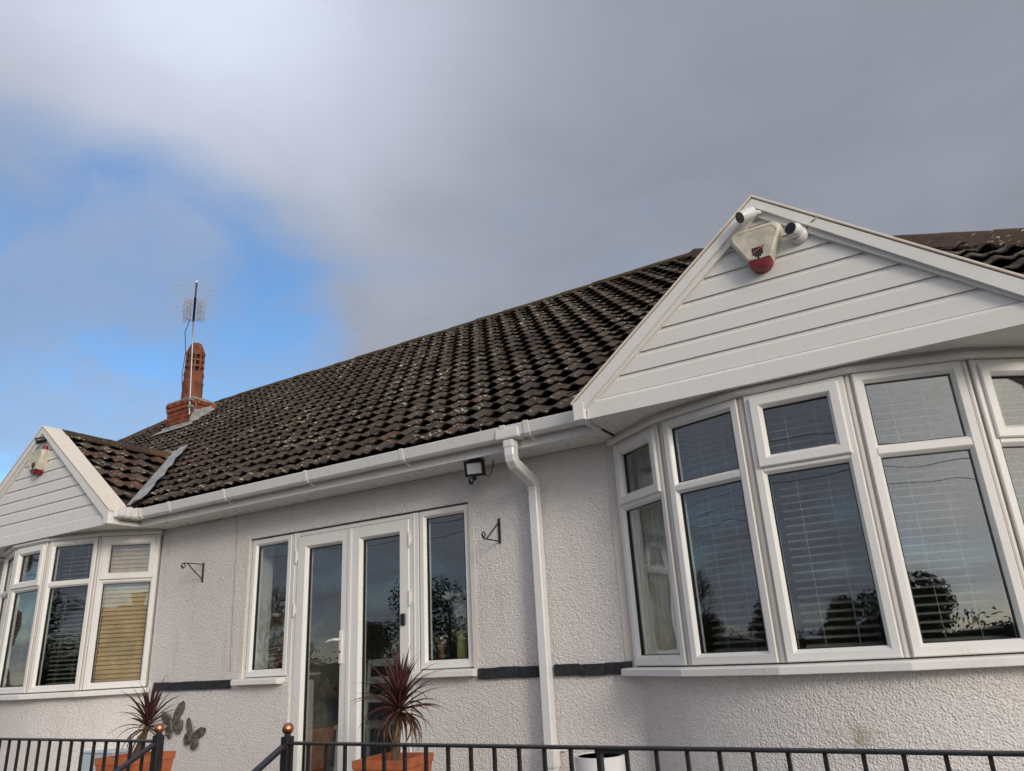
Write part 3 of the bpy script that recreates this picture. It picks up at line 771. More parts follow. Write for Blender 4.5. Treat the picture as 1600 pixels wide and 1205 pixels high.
# gutter return along the gable side
xg = xb + .004
mb = MB(); mb.loops([[Vector((xg-(y+.306), yy, z)) for y, z in GP] for yy in (GY+.03, -.36)]); gret = obj('gutter_return', mb, 'white_gutter', gut)
mb = MB(); mb.loops([[Vector((xb+.06+t, y, z)) for y, z in GP] for t in (-.075, .03)]); obj('gutter_angle', mb, 'white_gutter', gut)
for yy in (-.56, -.49, -.425):
    mb = MB(); mb.loops([[Vector((xg-(y+.36)*1.12+.054, q, 2.41+(z-2.41)*1.12)) for y, z in GP] for q in (yy-.013, yy+.013)]); obj('gutter_collar', mb, 'white_plastic', gut)
gutter_x(xb+.12, xb+.145, gut, 'gutter_collar', 1.12, 'white_plastic'); gutter_x(xb+.06, xb+.085, gut, 'gutter_collar', 1.12, 'white_plastic')
# small white hook above the gutter
hk = onY(752, 672, -.40); mb = MB(); mb.tube([hk+Vector((0,0,-.03)), hk+Vector((-.008,0,0)), hk+Vector((-.002,0,.03)), hk+Vector((.014,0,.04))], .005, 6); obj('gutter_clip', mb, 'white_plastic', gut)
PX = -2.50
mb = MB(); mb.box((PX-.095, -.4155, 2.362), (PX+.095, -.3, 2.44)); mb.box((PX-.042, -.403, 2.30), (PX+.042, -.319, 2.3615)); o = obj('downpipe_outlet', mb, 'white_gutter', house); bevel(o, .012)
def sq_tube(path, hw):
    rings = []
    for i, p in enumerate(path):
        t = (Vector(path[min(i+1, len(path)-1)])-Vector(path[max(i-1, 0)])).normalized(); n = Vector((1,0,0)).cross(t)
        b = .008; pts = [(-hw,-hw+b),(-hw+b,-hw),(hw-b,-hw),(hw,-hw+b),(hw,hw-b),(hw-b,hw),(-hw+b,hw),(-hw,hw-b)]
        rings.append([Vector(p)+Vector((1,0,0))*a+n*q for a, q in pts])
    mb = MB(); mb.loops(rings); return mb
o = obj('downpipe_offset', sq_tube([(PX,-.361,2.335),(PX,-.361,2.255),(PX,-.352,2.225),(PX,-.33,2.20),(PX,-.12,2.125),(PX,-.085,2.105),(PX,-.072,2.08),(PX,-.072,2.055)], .0375), 'white_gutter', house)
dp = obj('downpipe', sq_tube([(PX,-.071,2.075),(PX,-.071,TZ+.05)], .034), 'white_gutter', house)
for z in (.40,): 
    mb = MB(); mb.box((PX-.042, -.112, z-.018), (PX+.042, -.004, z+.018)).box((PX-.075, -.016, z-.018), (PX+.075, -.0005, z+.018)); bevel(obj('pipe_clip', mb, 'white_plastic', dp), .004)
mb = MB(); mb.box((PX-.041, -.111, .30), (PX+.041, -.031, .385)); bevel(obj('pipe_socket', mb, 'white_gutter', dp), .004)

# chimney of single bricks
CX0, CX1, CY0, CY1, CT = -10.47, -9.885, 2.34, 2.78, 5.02
ch = link('chimney', mesh('chimney', MB().box((CX0+.012, CY0+.012, 4.2), (CX1-.012, CY1-.012, CT-.01)), 'mortar'), house)
bme = {}
def brick(p, sx, sy, sz):
    key = (round(sx, 3), round(sy, 3))
    if key not in bme:
        bmm = bmesh.new(); bmesh.ops.create_cube(bmm, size=1); bmesh.ops.scale(bmm, vec=(sx, sy, sz), verts=bmm.verts); bmesh.ops.bevel(bmm, geom=bmm.edges, offset=.005, segments=1, affect='EDGES')
        me = bpy.data.meshes.new('brick'); bmm.to_mesh(me); bmm.free(); me.materials.append(MATS['brick_red']); bme[key] = me
    o = link('brick', bme[key], ch); o.location = p
nco = 8
for r_ in range(nco):
    z = CT - .0375 - r_*.075; jut = .022 if r_ == 0 else (.012 if r_ == 1 else 0)
    for yy, fac in ((CY0+.05, -1), (CY1-.05, 1)):
        n = 3; w = (CX1-CX0+2*jut)/n
        o_ = 0 if r_ % 2 == 0 else .5
        edges = sorted(set([CX0-jut] + [min(max(CX0-jut+w*(q+o_), CX0-jut), CX1+jut) for q in range(-1, n+1)] + [CX1+jut]))
        for a, b in zip(edges[:-1], edges[1:]):
            if b-a > .02: brick((.5*(a+b), yy+fac*jut, z), b-a-.01, .102, .065)
    for xx, fac in ((CX0+.05, -1), (CX1-.05, 1)):
        brick((xx+fac*jut, (CY0+CY1)/2, z), .102, CY1-CY0-.225, .065)
pc = Vector((-10.19, 2.56, 0))
mb = MB(); mb.loops([[Vector((x, y, z)) for x, y in ((CX0+q, CY0+q), (CX1-q, CY0+q), (CX1-q, CY1-q), (CX0+q, CY1-q))] for q, z in ((-.01, CT), (.0, CT+.03), (.10, CT+.085))]); obj('flaunching', mb, 'mortar', ch)
PM = Matrix.Translation((0, 0, (CT+.05)*(1-.94))) @ Matrix.Diagonal((.80, .80, .94, 1))
mb = MB(); zb = CT+.05
mb.lathe([(.200, zb), (.192, zb+.30), (.20, zb+.315), (.20, zb+.345), (.188, zb+.36), (.186, zb+.46), (.198, zb+.475), (.198, zb+.50), (.176, zb+.51)], pc, 20, PM)
mb.lathe([(.15, zb+.50), (.15, zb+.90)], pc, 12, PM)
for q, zl in enumerate((zb+.50, zb+.615, zb+.73, zb+.845)):
    r1_ = .192 - .003*q; mb.lathe([(r1_, zl+.0), (r1_, zl+.035), (r1_-.035, zl+.035), (r1_-.035, zl+.0)], pc, 20, PM)
mb.lathe([(.188, zb+.88), (.19, zb+.90), (.115, zb+1.06), (.10, zb+1.08), (.08, zb+1.08), (.10, zb+.90)], pc, 20, PM)
for q in range(10):
    a = 2*math.pi*q/10; M = Matrix.Translation(pc) @ PM @ Matrix.Rotation(a, 4, 'Z'); mb.box((.15, -.016, zb+.52), (.185, .016, zb+.885), M)
o = obj('chimney_pot', mb, 'clay_pot', ch); auto_smooth(o, 35)
mb = MB(); mb.lathe([(.152, zb+.52), (.152, zb+.88)], pc, 12, PM); obj('shade_core', mb, 'pot_shade', ch)  # near-black skin on the core, painted shade behind the louvres
# lead at the chimney: side flashing and front apron
def roofz(y): return mainz(y)
mb = MB(); x = CX1+.004
mb.prism([(x, CY0-.03, roofz(CY0)+.02), (x, CY1, roofz(CY1)+.02), (x, CY1, roofz(CY1)+.14), (x, CY0+.18, roofz(CY0)+.34), (x, CY0+.06, roofz(CY0)+.30), (x, CY0-.005, roofz(CY0)+.10)], (.010, 0, 0)); obj('lead_flashing', mb, 'lead', ch)
mb = MB(); mb.prism([(CX0-.05, CY0-.012, roofz(CY0)+.085), (CX0-.05, CY0-.012, roofz(CY0)+.03), (CX0-.05, CY0-.20, roofz(CY0-.20)+.075), (CX0-.05, CY0-.20, roofz(CY0-.20)+.085), (CX0-.05, CY0-.022, roofz(CY0)+.05), (CX0-.05, CY0-.022, roofz(CY0)+.085)], (CX1-CX0+.16, 0, 0)); obj('lead_apron', mb, 'lead', ch)

# cable on the wall left of the door
mb = MB()
pts = [onY(px, py, -.012) for px, py in ((262, 826), (300, 819), (345, 812), (366, 800), (370, 815), (369, 870), (364, 960), (360, 1050))]
mb.tube(pts, .0035, 6); obj('wall_cable', mb, 'cable_grey', house)

# ------------------------------------------------------------------ things fixed to the house
def alarm(center, label, sc=1.0, extra=False):
    cx, cy, cz = center; r = thing('alarm_box', (cx, GY+.035, cz-.14*sc), label, 'alarm box', 'alarm boxes on the gables')
    out_ = [(-.150,.085),(-.143,.108),(-.125,.128),(-.10,.135),(.10,.135),(.125,.128),(.143,.108),(.150,.085),(.066,-.085),(-.066,-.085)]
    red = [(-.066,-.0855),(.066,-.0855),(.055,-.112),(.036,-.130),(.012,-.137),(-.012,-.137),(-.036,-.130),(-.055,-.112)]
    def ring(pl, s, y, dz=0): return [Vector((cx+u*s*sc, y, cz+(v*s+dz)*sc)) for u, v in pl]
    mb = MB(); mb.loops([ring(out_, 1.0, GY+.034), ring(out_, 1.0, GY-.015), ring(out_, .97, GY-.034), ring(out_, .90, GY-.046), ring(out_, .80, GY-.048), ring(out_, .79, GY-.0455)])
    bo = obj('casing', mb, 'alarm_cream', r); auto_smooth(bo, 50)
    def rring(s, y): return [Vector((cx+u*s*sc, y, cz+(-.0855+(v+.0855)*s)*sc)) for u, v in red]
    mb = MB(); mb.loops([rring(1, GY+.03), rring(1, GY-.012), rring(.96, GY-.030), rring(.85, GY-.044), rring(.6, GY-.047)]); auto_smooth(obj('red_lens', mb, 'alarm_red', r), 50)
    # chequered shield with a red stroke
    mb = MB(); y = GY-.049
    for i in range(5):
        for j in range(6):
            u = -.030+i*.012; v = .012-j*.012
            if j == 5 and i not in (2,): continue
            if j == 4 and i in (0, 4): continue
            mb.box((cx+(u+.0012)*sc, y, cz+(v-.028)*sc), (cx+(u+.0112)*sc, y+.0025, cz+(v-.018)*sc))
    obj('emblem', mb, 'emblem_black', r)
    mb = MB(); mb.prism([(cx-.026*sc, y-.001, cz-.042*sc), (cx-.026*sc, y-.001, cz-.035*sc), (cx+.042*sc, y-.001, cz+.000*sc), (cx+.042*sc, y-.001, cz-.008*sc)], (0, .0008, 0)); obj('emblem_stroke', mb, 'emblem_red', r)
    if extra:
        mb = MB(); mb.lathe([(.026, -.03), (.028, .012), (.02, .026)], (cx+.105*sc, GY-.005, cz+.140*sc), 12); auto_smooth(obj('top_lens', mb, 'alarm_red', r), 50)
    return r
a = onY(1184, 388, GY-.02); alarm((a.x, a.y, a.z), 'weathered cream alarm box with chequered shield between two white cameras')
a = onY(57, 723, GY-.02); alarm((a.x, a.y, a.z), 'cream alarm box with red tips on the gable beyond the chimney side', .98, True)

def look(direction):
    d = Vector(direction).normalized(); q = d.to_track_quat('Z', 'Y'); return q.to_matrix().to_4x4()
def bullet(pos, aim, label):
    r = thing('security_camera', (pos.x, GY+.03, pos.z), label, 'camera', 'cameras under the gable peaks')
    M = look(aim); f = Vector(aim).normalized(); c = Vector(pos)
    mb = MB(); mb.lathe([(.020, -.055), (.033, -.05), (.036, -.015), (.036, .045), (.034, .05)], c, 18, M); auto_smooth(obj('housing', mb, 'camera_white', r), 40)
    mb = MB(); mb.lathe([(.0335, .045), (.0335, .052), (.030, .054)], c, 18, M); obj('lens', mb, 'lens_black', r)
    base = Vector((pos.x+.075, GY+.034, pos.z+.035))
    mb = MB(); mb.lathe([(.036, 0), (.036, .014), (.018, .022), (.014, .03)], base, 16, Matrix.Rotation(R(90), 4, 'X')); mb.tube([base+Vector((0,-.02,0)), c-f*.04], .013, 8); auto_smooth(obj('mount', mb, 'camera_white', r), 40)
    return r
a = onY(1166, 336, GY-.075); bullet(a, (-.62, -.60, -.42), 'white bullet camera at the peak of the cladded gable')
r = thing('security_camera', (0, 0, 0), 'white turret camera beside the right edge of the alarm box', 'camera', 'cameras under the gable peaks')
a = onY(1245, 361, GY-.03); r.location = (a.x, GY+.034, a.z-.04)
mb = MB(); mb.lathe([(.052, 0), (.052, .018), (.046, .034), (.038, .04)], (a.x, GY+.034, a.z), 20, Matrix.Rotation(R(90), 4, 'X')); auto_smooth(obj('base', mb, 'camera_white', r), 40)
mb = MB(); aim = Vector((-.38, -.86, .02)); M = look(aim); c = Vector((a.x-.010, GY-.028, a.z+.008)); pr = [(.043*math.cos(t), .043*math.sin(t)) for t in [R(-85+q*15) for q in range(9)]]
mb.lathe(pr+[(.036, .040)], c, 20, M); auto_smooth(obj('eyeball', mb, 'camera_white', r), 40)
mb = MB(); mb.lathe([(.034, .0385), (.034, .0425), (.02, .044)], c, 20, M); obj('lens', mb, 'lens_black', r)
mb = MB(); p1 = onY(1252, 368, GY+.03); p2 = onY(1262, 352, GY-.0); p3 = onY(1272, 343, GY-.02); p4 = onY(1276, 339, GY-.02); mb.tube([p1, p2, p3, p4], .004, 6); obj('cable', mb, 'cable_grey', r)
a = onY(64, 688, GY-.03); r = bullet(a, (-.3, -.85, -.35), 'small dark camera at the peak of the gable by the tiled valley')
for ch_ in r.children:
    if ch_.name.startswith('housing'): ch_.data.materials[0] = MATS['black_plastic']

# floodlight
a = onY(741, 732, -.24); r = thing('floodlight', (a.x, a.y, a.z), 'black floodlight with grey lamp panel and sensor under the eaves', 'floodlight')
M = Matrix.Translation(a) @ Matrix.Rotation(R(16), 4, 'Z') @ Matrix.Rotation(R(16), 4, 'X') @ Matrix.Scale(1.02, 4)
mb = MB(); mb.frame([(0,-.03),(0,.006),(.016,.006),(.020,-.003),(.020,-.03)], -.072, .072, -.056, .056, M @ Matrix(((1,0,0,0),(0,0,-1,0),(0,1,0,0),(0,0,0,1)))); mb.box((-.071, .01, -.055), (.071, .036, .055), M)
for q in range(6): mb.box((-.06+q*.022, .036, -.05), (-.052+q*.022, .05, .05), M)
obj('housing', mb, 'black_plastic', r)
mb = MB(); mb.box((-.053, -.002, -.037), (.053, .004, .037), M); obj('lamp_panel', mb, 'led_panel', r)
mb = MB(); mb.box((-.02, .0, -.085), (.0, .03, -.055), M); mb.lathe([(.0, -.032), (.014, -.028), (.02, -.012), (.02, .008), (.014, .02)], M @ Vector((-.032, -.005, -.082)), 14); auto_smooth(obj('sensor', mb, 'black_plastic', r), 40)
mb = MB(); mb.box((a.x-.02, a.y+.03, a.z-.01), (a.x+.02, a.y+.06, SOF+.001)).box((a.x-.04, a.y+.0, SOF-.008), (a.x+.04, a.y+.09, SOF+.0015)); obj('bracket', mb, 'black_plastic', r)
mb = MB(); mb.tube([M @ Vector((.04, .04, -.05)), M @ Vector((.09, .06, -.07)), M @ Vector((.115, .09, .0)), Vector((a.x+.10, a.y+.1, SOF))], .004, 6); obj('cable', mb, 'cable_black', r)

# hanging basket brackets
def bracket(base, flip, label, L_=.215, H=.165):
    r = thing('hanging_bracket', (base.x, -.002, base.z-H if not flip else base.z), label, 'bracket', 'hanging basket brackets on the front wall')
    s = -1 if not flip else 1; x, z = base.x, base.z      # base = the end of the plate that carries the horizontal arm
    mb = MB(); z0, z1 = (z-H, z+.015) if not flip else (z-.015, z+H); mb.box((x-.010, -.009, z0), (x+.010, -.0005, z1)); bevel(obj('plate', mb, 'black_iron', r), .003)
    mb = MB(); mb.box((x-.005, -L_, z-.004), (x+.005, -.008, z+.004)); obj('arm', mb, 'black_iron', r)
    mb = MB(); mb.tube([(x, -.009, z+s*(H-.03)), (x, -L_*.82, z+s*.004)], .005, 6); obj('strut', mb, 'black_iron', r)
    mb = MB(); pts = []
    for q in range(15):
        t = q/14; ang = math.pi*(-.5+2.6*t) ; rad = .026*(1-.55*t); pts.append((x, -L_-.0-math.cos(ang)*rad*1.0-.0, z+s*(-.026)*-1+math.sin(ang)*rad*(1 if not flip else 1)))
    mb.tube(pts, .0045, 6); obj('scroll', mb, 'black_iron', r)
a = onY(318, 882, -.005); bracket(a, False, 'black iron bracket on the wall between bow window and door')
a = onY(781, 846, -.005); bracket(a, True, 'black iron bracket mounted upside down beside the downpipe')

# doorbell on the door leaf
a = onY(629, 968, DY-.06); mb = MB(); mb.box((a.x-.022, DY-.066, a.z-.044), (a.x+.022, DY-.0465, a.z+.044)); o = obj('doorbell', mb, 'black_plastic'); bevel(o, .012, 3)
tag(o, 'small black rounded doorbell on the white door leaf', 'doorbell')

# TV aerial on the chimney
base = onY(297, 634, CY0-.05); base = Vector((base.x, CY0-.05, base.z))
top = onY(302, 503, CY0-.05); tip = onY(297, 441, CY0-.05)
r = thing('television_aerial', (base.x, base.y, 4.70), 'television aerial with fine rods on a mast strapped to the chimney', 'aerial')
mz = top.z + .06
mtop = Vector((top.x, base.y, mz)); mb = MB(); mb.tube([(base.x, base.y, 4.72), mtop], .0125, 8); obj('mast', mb, 'galvanised', r)
mb = MB(); mb.box((base.x-.03, base.y-.02, 4.84), (base.x+.03, CY0+.0, 4.87)).box((base.x-.03, base.y-.02, 4.95), (base.x+.03, CY0-.022, 4.98)); obj('mast_bracket', mb, 'galvanised', r)
to = (CAM - Vector((base.x, base.y, mz))); to.z = 0; to.normalize(); 
side = min((Vector((math.cos(t_), math.sin(t_), 0)) for t_ in [R(q*.5) for q in range(-60, 240)]), key=lambda v_: abs(proj(mtop+v_)[1]-proj(mtop-v_)[1]-2) + (0 if abs(v_.dot(to)) < .5 else 1e3))
b0 = mtop - Vector((0, 0, .03)); rise = .05
def bp(t): return b0 + to*t*.80 + Vector((0, 0, t*rise*.8))
mb = MB(); mb.tube([bp(-.08), bp(.98)], .020, 6); obj('boom', mb, 'black_plastic', r)
mb = MB(); mb.tube([bp(.97), bp(1.60)], .016, 6); obj('front_boom', mb, 'white_paint', r)
for t, hl in ((.03, .33), (.33, .33), (.54, .33), (.76, .33), (1.06, .30), (1.24, .30), (1.40, .31), (1.58, .33)):
    mb = MB(); p = bp(t)+Vector((0, 0, .02)); mb.tube([p-side*hl, p+side*hl], .0042, 5); obj('rod', mb, 'bright_alloy', r)
for t in [.0+.075*q for q in range(13)]:
    mb = MB(); p = bp(t)
    for sg in (-1, 1):
        for vz in (-1, 1): mb.tube([p+side*sg*.03, p+side*sg*.17+Vector((0, 0, vz*.045))], .0055, 5)
    obj('director', mb, 'bright_alloy', r)
mb = MB(); q = bp(.1); mb.tube([q-Vector((0,0,.02))-side*.05, q-Vector((0,0,.25))-side*.11, q-Vector((0,0,.6))-side*.07, q-Vector((0,0,1.0))-side*.09, q-Vector((0,0,1.35))-side*.05], .006, 6); obj('cable', mb, 'cable_black', r)

# butterflies on the wall
def butterfly(c, s, rot, label):
    r = thing('butterfly_ornament', (c.x, -.004, c.z-s*.5), label, 'ornament', 'metal butterflies on the wall')
    wing = {'upper_wing': [(.0,.02),(.10,.30),(.28,.52),(.46,.56),(.52,.44),(.46,.24),(.30,.06),(.08,-.02)], 'lower_wing': [(.02,-.03),(.28,.02),(.38,-.10),(.36,-.30),(.24,-.46),(.12,-.44),(.05,-.24)]}
    M0 = Matrix.Translation(Vector((c.x, -.03, c.z))) @ Matrix.Rotation(rot, 4, 'Y')
    for nme, pl in wing.items():
        for sg in (-1, 1):
            M = M0 @ Matrix.Rotation(sg*R(9), 4, 'Z')
            mb = MB(); mb.prism([M @ Vector((sg*u*1.35*s, 0, v*s)) for u, v in pl], M.to_3x3() @ Vector((0, .004, 0)))
            cu = sum(p[0] for p in pl)/len(pl); cv = sum(p[1] for p in pl)/len(pl)
            o = obj(nme, mb, 'verdigris', r)
            mb = MB()
            for f in (.78, .42): mb.tube([M @ Vector((sg*1.35*(cu+(u-cu)*f)*s, -.004, (cv+(v-cv)*f)*s)) for u, v in pl+[pl[0]]], .004, 5)
            obj('vein', mb, 'verdigris', o)
    mb = MB(); mb.tube([M0 @ Vector((0, -.004, v*s)) for v in (-.30, -.1, .1, .2)], [.006, .012, .012, .007], 8); obj('body', mb, 'verdigris', r, True)
    mb = MB()
    for sg in (-1, 1): mb.tube([M0 @ Vector((0, -.004, .2*s)), M0 @ Vector((sg*.06*s, -.006, .36*s)), M0 @ Vector((sg*.14*s, -.006, .46*s))], .002, 4)
    obj('antennae', mb, 'verdigris', r)
a = onY(268, 1130, -.03); butterfly(a, .25, R(-18), 'large grey metal butterfly half hidden behind spiky leaves')
a = onY(298, 1151, -.03); butterfly(a, .205, R(20), 'smaller grey metal butterfly clear of the spiky leaves')

# ------------------------------------------------------------------ things behind the glass
def ornament_set(px_v, px_c, Y, zsill, vase_mat, lab_v, lab_c, flowers):
    a = onY(px_v[0], px_v[1], Y)
    r = thing('flower_vase', (a.x, Y, zsill), lab_v, 'vase')
    mb = MB(); mb.lathe([(.025, 0), (.036, .02), (.040, .10), (.034, .18), (.026, .235), (.030, .25)], (a.x, Y, zsill), 16); auto_smooth(obj('vase', mb, vase_mat, r), 40)
    rr = random.Random(3)
    for q in range(flowers):
        h = .33+.24*rr.random(); dx = rr.uniform(-.13, .09); dy = rr.uniform(-.05, .07); tipp = Vector((a.x+dx, Y+dy, zsill+h))
        mb = MB(); mb.tube([(a.x, Y, zsill+.2), (a.x+dx*.4, Y+dy*.4, zsill+.2+(h-.2)*.6), tipp], .003, 5); st_ = obj('stem', mb, 'stem_green', r)
        mb = MB()
        for w_ in range(6):
            M = Matrix.Translation(tipp) @ Matrix.Rotation(w_*math.pi/3+rr.random(), 4, 'Z') @ Matrix.Rotation(R(rr.uniform(25, 70)), 4, 'Y')
            mb.add([M @ Vector(p) for p in ((0,0,0),(-.004,.017,.03),(.004,.010,.055),(.006,-.010,.055),(-.004,-.017,.03),(.012,0,.03))], [(0,5,1),(1,5,2),(2,5,3),(3,5,4),(4,5,0)])
        obj('bloom', mb, 'petal', st_)
    if px_c:
        b = onY(px_c[0], px_c[1], Y); r = thing('candle_holder', (b.x, Y, zsill), lab_c, 'candle holder', None)
        mb = MB(); mb.lathe([(.040, 0), (.040, .012), (.02, .03), (.016, .05), (.026, .065), (.026, .085), (.016, .10), (.022, .13), (.016, .16), (.03, .18), (.032, .195)], (b.x, Y, zsill), 14); auto_smooth(obj('turned_stem', mb, 'wood_turned', r), 40)
        mb = MB(); mb.lathe([(.011, .19), (.011, .215)], (b.x, Y, zsill), 10); obj('candle', mb, 'petal', r)
box_part('window_board', (-3.60, .10, .895), (-3.12, .42, .915), 'white_paint'); box_part('window_board', (-5.49, .10, .895), (-4.99, .42, .915), 'white_paint')
ornament_set((722, 1010), (690, 1015), .24, .915, 'vase_gold', 'gold vase of white lilies inside the sidelight next to the downpipe', 'turned wooden candle holder beside the gold vase', 11)
ornament_set((449, 1010), (436, 1020), .24, .915, 'planter_white', 'white vase of flowers behind the sidelight nearest the wall cable', 'turned wooden candle holder in the sidelight with the white curtain', 7)
# chair and table inside the doors
def chair(x, y, label):
    r = thing('dining_chair', (x, y, 0), label, 'chair'); mb = MB(); mb.box((x-.2, y-.2, .43), (x+.2, y+.2, .47)); bevel(obj('seat', mb, 'white_paint', r), .01)
    for sx in (-1, 1):
        for sy in (-1, 1): mb = MB(); mb.tube([(x+sx*.17, y+sy*.17, .43), (x+sx*.19, y+sy*.19, .0)], [.02, .014], 8); obj('leg', mb, 'white_paint', r)
        mb = MB(); mb.tube([(x+sx*.18, y+.19, .47), (x+sx*.18, y+.24, .98)], .018, 8); obj('back_post', mb, 'white_paint', r)
    for z in (.62, .78, .93): mb = MB(); mb.box((x-.18, y+.20+(z-.6)*.09, z), (x+.18, y+.22+(z-.6)*.09, z+.06)); obj('back_rail', mb, 'white_paint', r)
chair(-4.85, .85, 'white wooden chair inside behind the door glass')
r = thing('table', (-5.0, 1.6, 0), 'brown wooden table inside the room behind the white chair', 'table'); mb = MB(); mb.box((-5.6, 1.2, .72), (-4.4, 2.0, .76)); obj('tabletop', mb, 'wood_turned', r)
for sx in (-5.5, -4.5):
    for sy in (1.3, 1.9): mb = MB(); mb.box((sx-.03, sy-.03, 0), (sx+.03, sy+.03, .72)); obj('leg', mb, 'wood_turned', r)

# ------------------------------------------------------------------ terrace things
def planter(c, w0, w1, z0, z1, rot, label):
    r = thing('planter', (c.x, c.y, z0), label, 'planter', 'terracotta planters on the terrace')
    M = Matrix.Translation((c.x, c.y, 0)) @ Matrix.Rotation(rot, 4, 'Z')
    def sq(h, z): return [M @ Vector((sx*h, sy*h, z)) for sx, sy in ((-1,-1),(1,-1),(1,1),(-1,1))]
    mb = MB(); mb.loops([sq(w0, z0), sq(w1, z1-.05), sq(w1+.006, z1-.045), sq(w1+.008, z1), sq(w1-.022, z1), sq(w1-.03, z1-.10)]); bevel(obj('pot', mb, 'terracotta', r), .004)
    mb = MB(); mb.loops([sq(w1-.04, z1-.12), sq(w1-.031, z1-.06)]); obj('soil', mb, 'soil', r)
leafvars = []
def leaf_mesh(L_, wd, droop, mat, curl):
    mb = MB(); n = 6; top_, bot_ = [], []
    rows = []
    for i in range(n+1):
        t = i/n; w_ = wd*(math.sin(math.pi*min(1, t*.92+.12))**.6)*(1 - t**3) + .0006
        x = L_*t*math.cos(droop*t*t); z = -L_*t*math.sin(droop*t*t)*.9 + curl*math.sin(t*3)*.01
        rows.append([Vector((x, -w_, z+w_*.45)), Vector((x, 0, z)), Vector((x, w_, z+w_*.45)), Vector((x, 0, z-.0015))])
    mb.loops(rows); return mesh('leaf', mb, mat, True)
for k in range(6): leafvars.append(leaf_mesh(1.0, .042, R(5+9*k), 'cordyline_leaf' if k < 5 else 'cordyline_leaf_old', 1))
old_leaf = [leaf_mesh(1.0, .045, R(40+20*k), 'cordyline_leaf_old', 1) for k in range(2)]
def cordyline(b, h, label, n, L0, seedv, lean=None):
    rr = random.Random(seedv); r = thing('cordyline_plant', b, label, 'plant', 'purple cordylines in planters')
    b, h = Vector(b), Vector(h); mb = MB(); m_ = b.lerp(h, .5)+Vector((rr.uniform(-.01, .01), 0, 0)); mb.tube([b-Vector((0,0,.06)), b, m_, h], [.028, .026, .022, .020], 10); obj('trunk', mb, 'bark', r, True)
    ax = (h-b).normalized()
    for k in range(n):
        t = k/n; el = R(86 - 118*t**1.25 + rr.uniform(-9, 9)); az = k*2.39996 + rr.uniform(-.2, .2)
        L_ = L0*(.80+.28*math.sin(math.pi*min(1, t*1.1+.15)))*rr.uniform(.85, 1.12)
        me = leafvars[min(4, int(t*4)+rr.randrange(2))] if t < .83 else rr.choice(old_leaf + [leafvars[5]])
        o = bpy.data.objects.new('leaf', me); C.objects.link(o); o.parent = r
        d = Vector((math.cos(az)*math.cos(el), math.sin(az)*math.cos(el), math.sin(el)))
        q = d.to_track_quat('X', 'Z').to_matrix().to_4x4()
        o.matrix_local = Matrix.Translation(h - b + ax*(.05*(1-t)-.03) + d*.008) @ q @ Matrix.Rotation(rr.uniform(-.5, .5), 4, 'X') @ Matrix.Scale(L_, 4)
PY = -.80
a = onY(615, 1188, PY); planter(Vector((a.x, PY, 0)), .12, .168, TZ, a.z+.02, R(8), 'square terracotta planter in front of the glazed doors')
h = onY(624, 1108, PY); cordyline((a.x, PY, a.z-.06), h, 'bushy dark purple cordyline with drooping brown lower leaves', 88, .32, 5)
a = onY(216, 1184, PY); planter(Vector((a.x-.03, PY, 0)), .13, .188, TZ, a.z+.02, R(8), 'square terracotta planter behind the post below the butterflies')
b_ = onY(206, 1186, PY); h = onY(231, 1134, PY); cordyline((b_.x, PY, a.z-.05), h, 'upright dark purple cordyline on a leaning stem', 46, .31, 9)
a, b_ = onY(897, 1178, -.5), onY(978, 1178, -.5); c = (a+b_)/2; rad = (b_.x-a.x)*.45; c.z -= .025
r = thing('round_planter', (c.x, -.5, TZ), 'white round planter standing empty beside the downpipe', 'planter')
mb = MB(); mb.lathe([(rad*.80, TZ), (rad, c.z+.01), (rad, c.z+.02), (rad-.014, c.z+.02), (rad-.02, c.z-.2), (.01, c.z-.2)], (c.x, -.5, 0), 32); auto_smooth(obj('tub', mb, 'planter_white', r), 40)
mb = MB(); mb.lathe([(rad-.0145, c.z+.016), (rad-.0205, c.z-.19), (rad-.030, c.z-.19), (rad-.024, c.z+.016)], (c.x, -.5, 0), 32); obj('shade_ring', mb, 'lead', r)  # added grey ring that paints shade on the inside of the white tub
mb = MB(); mb.lathe([(rad-.031, c.z-.195), (rad-.031, c.z-.10), (.01, c.z-.09)], (c.x, -.5, 0), 24); obj('soil', mb, 'soil', r)
a, b_ = onY(159, 1169, -.12), onY(206, 1169, -.12)
r = thing('storage_box', ((a.x+b_.x)/2, -.15, TZ), 'pale blue box standing against the wall behind the planter', 'box')
mb = MB(); mb.box((a.x, -.30, TZ), (b_.x, -.03, a.z-.02)); bevel(obj('box_body', mb, 'pale_blue', r), .008)
mb = MB(); mb.box((a.x-.01, -.31, a.z-.019), (b_.x+.01, -.02, a.z)); bevel(obj('lid', mb, 'pale_blue', r), .005)

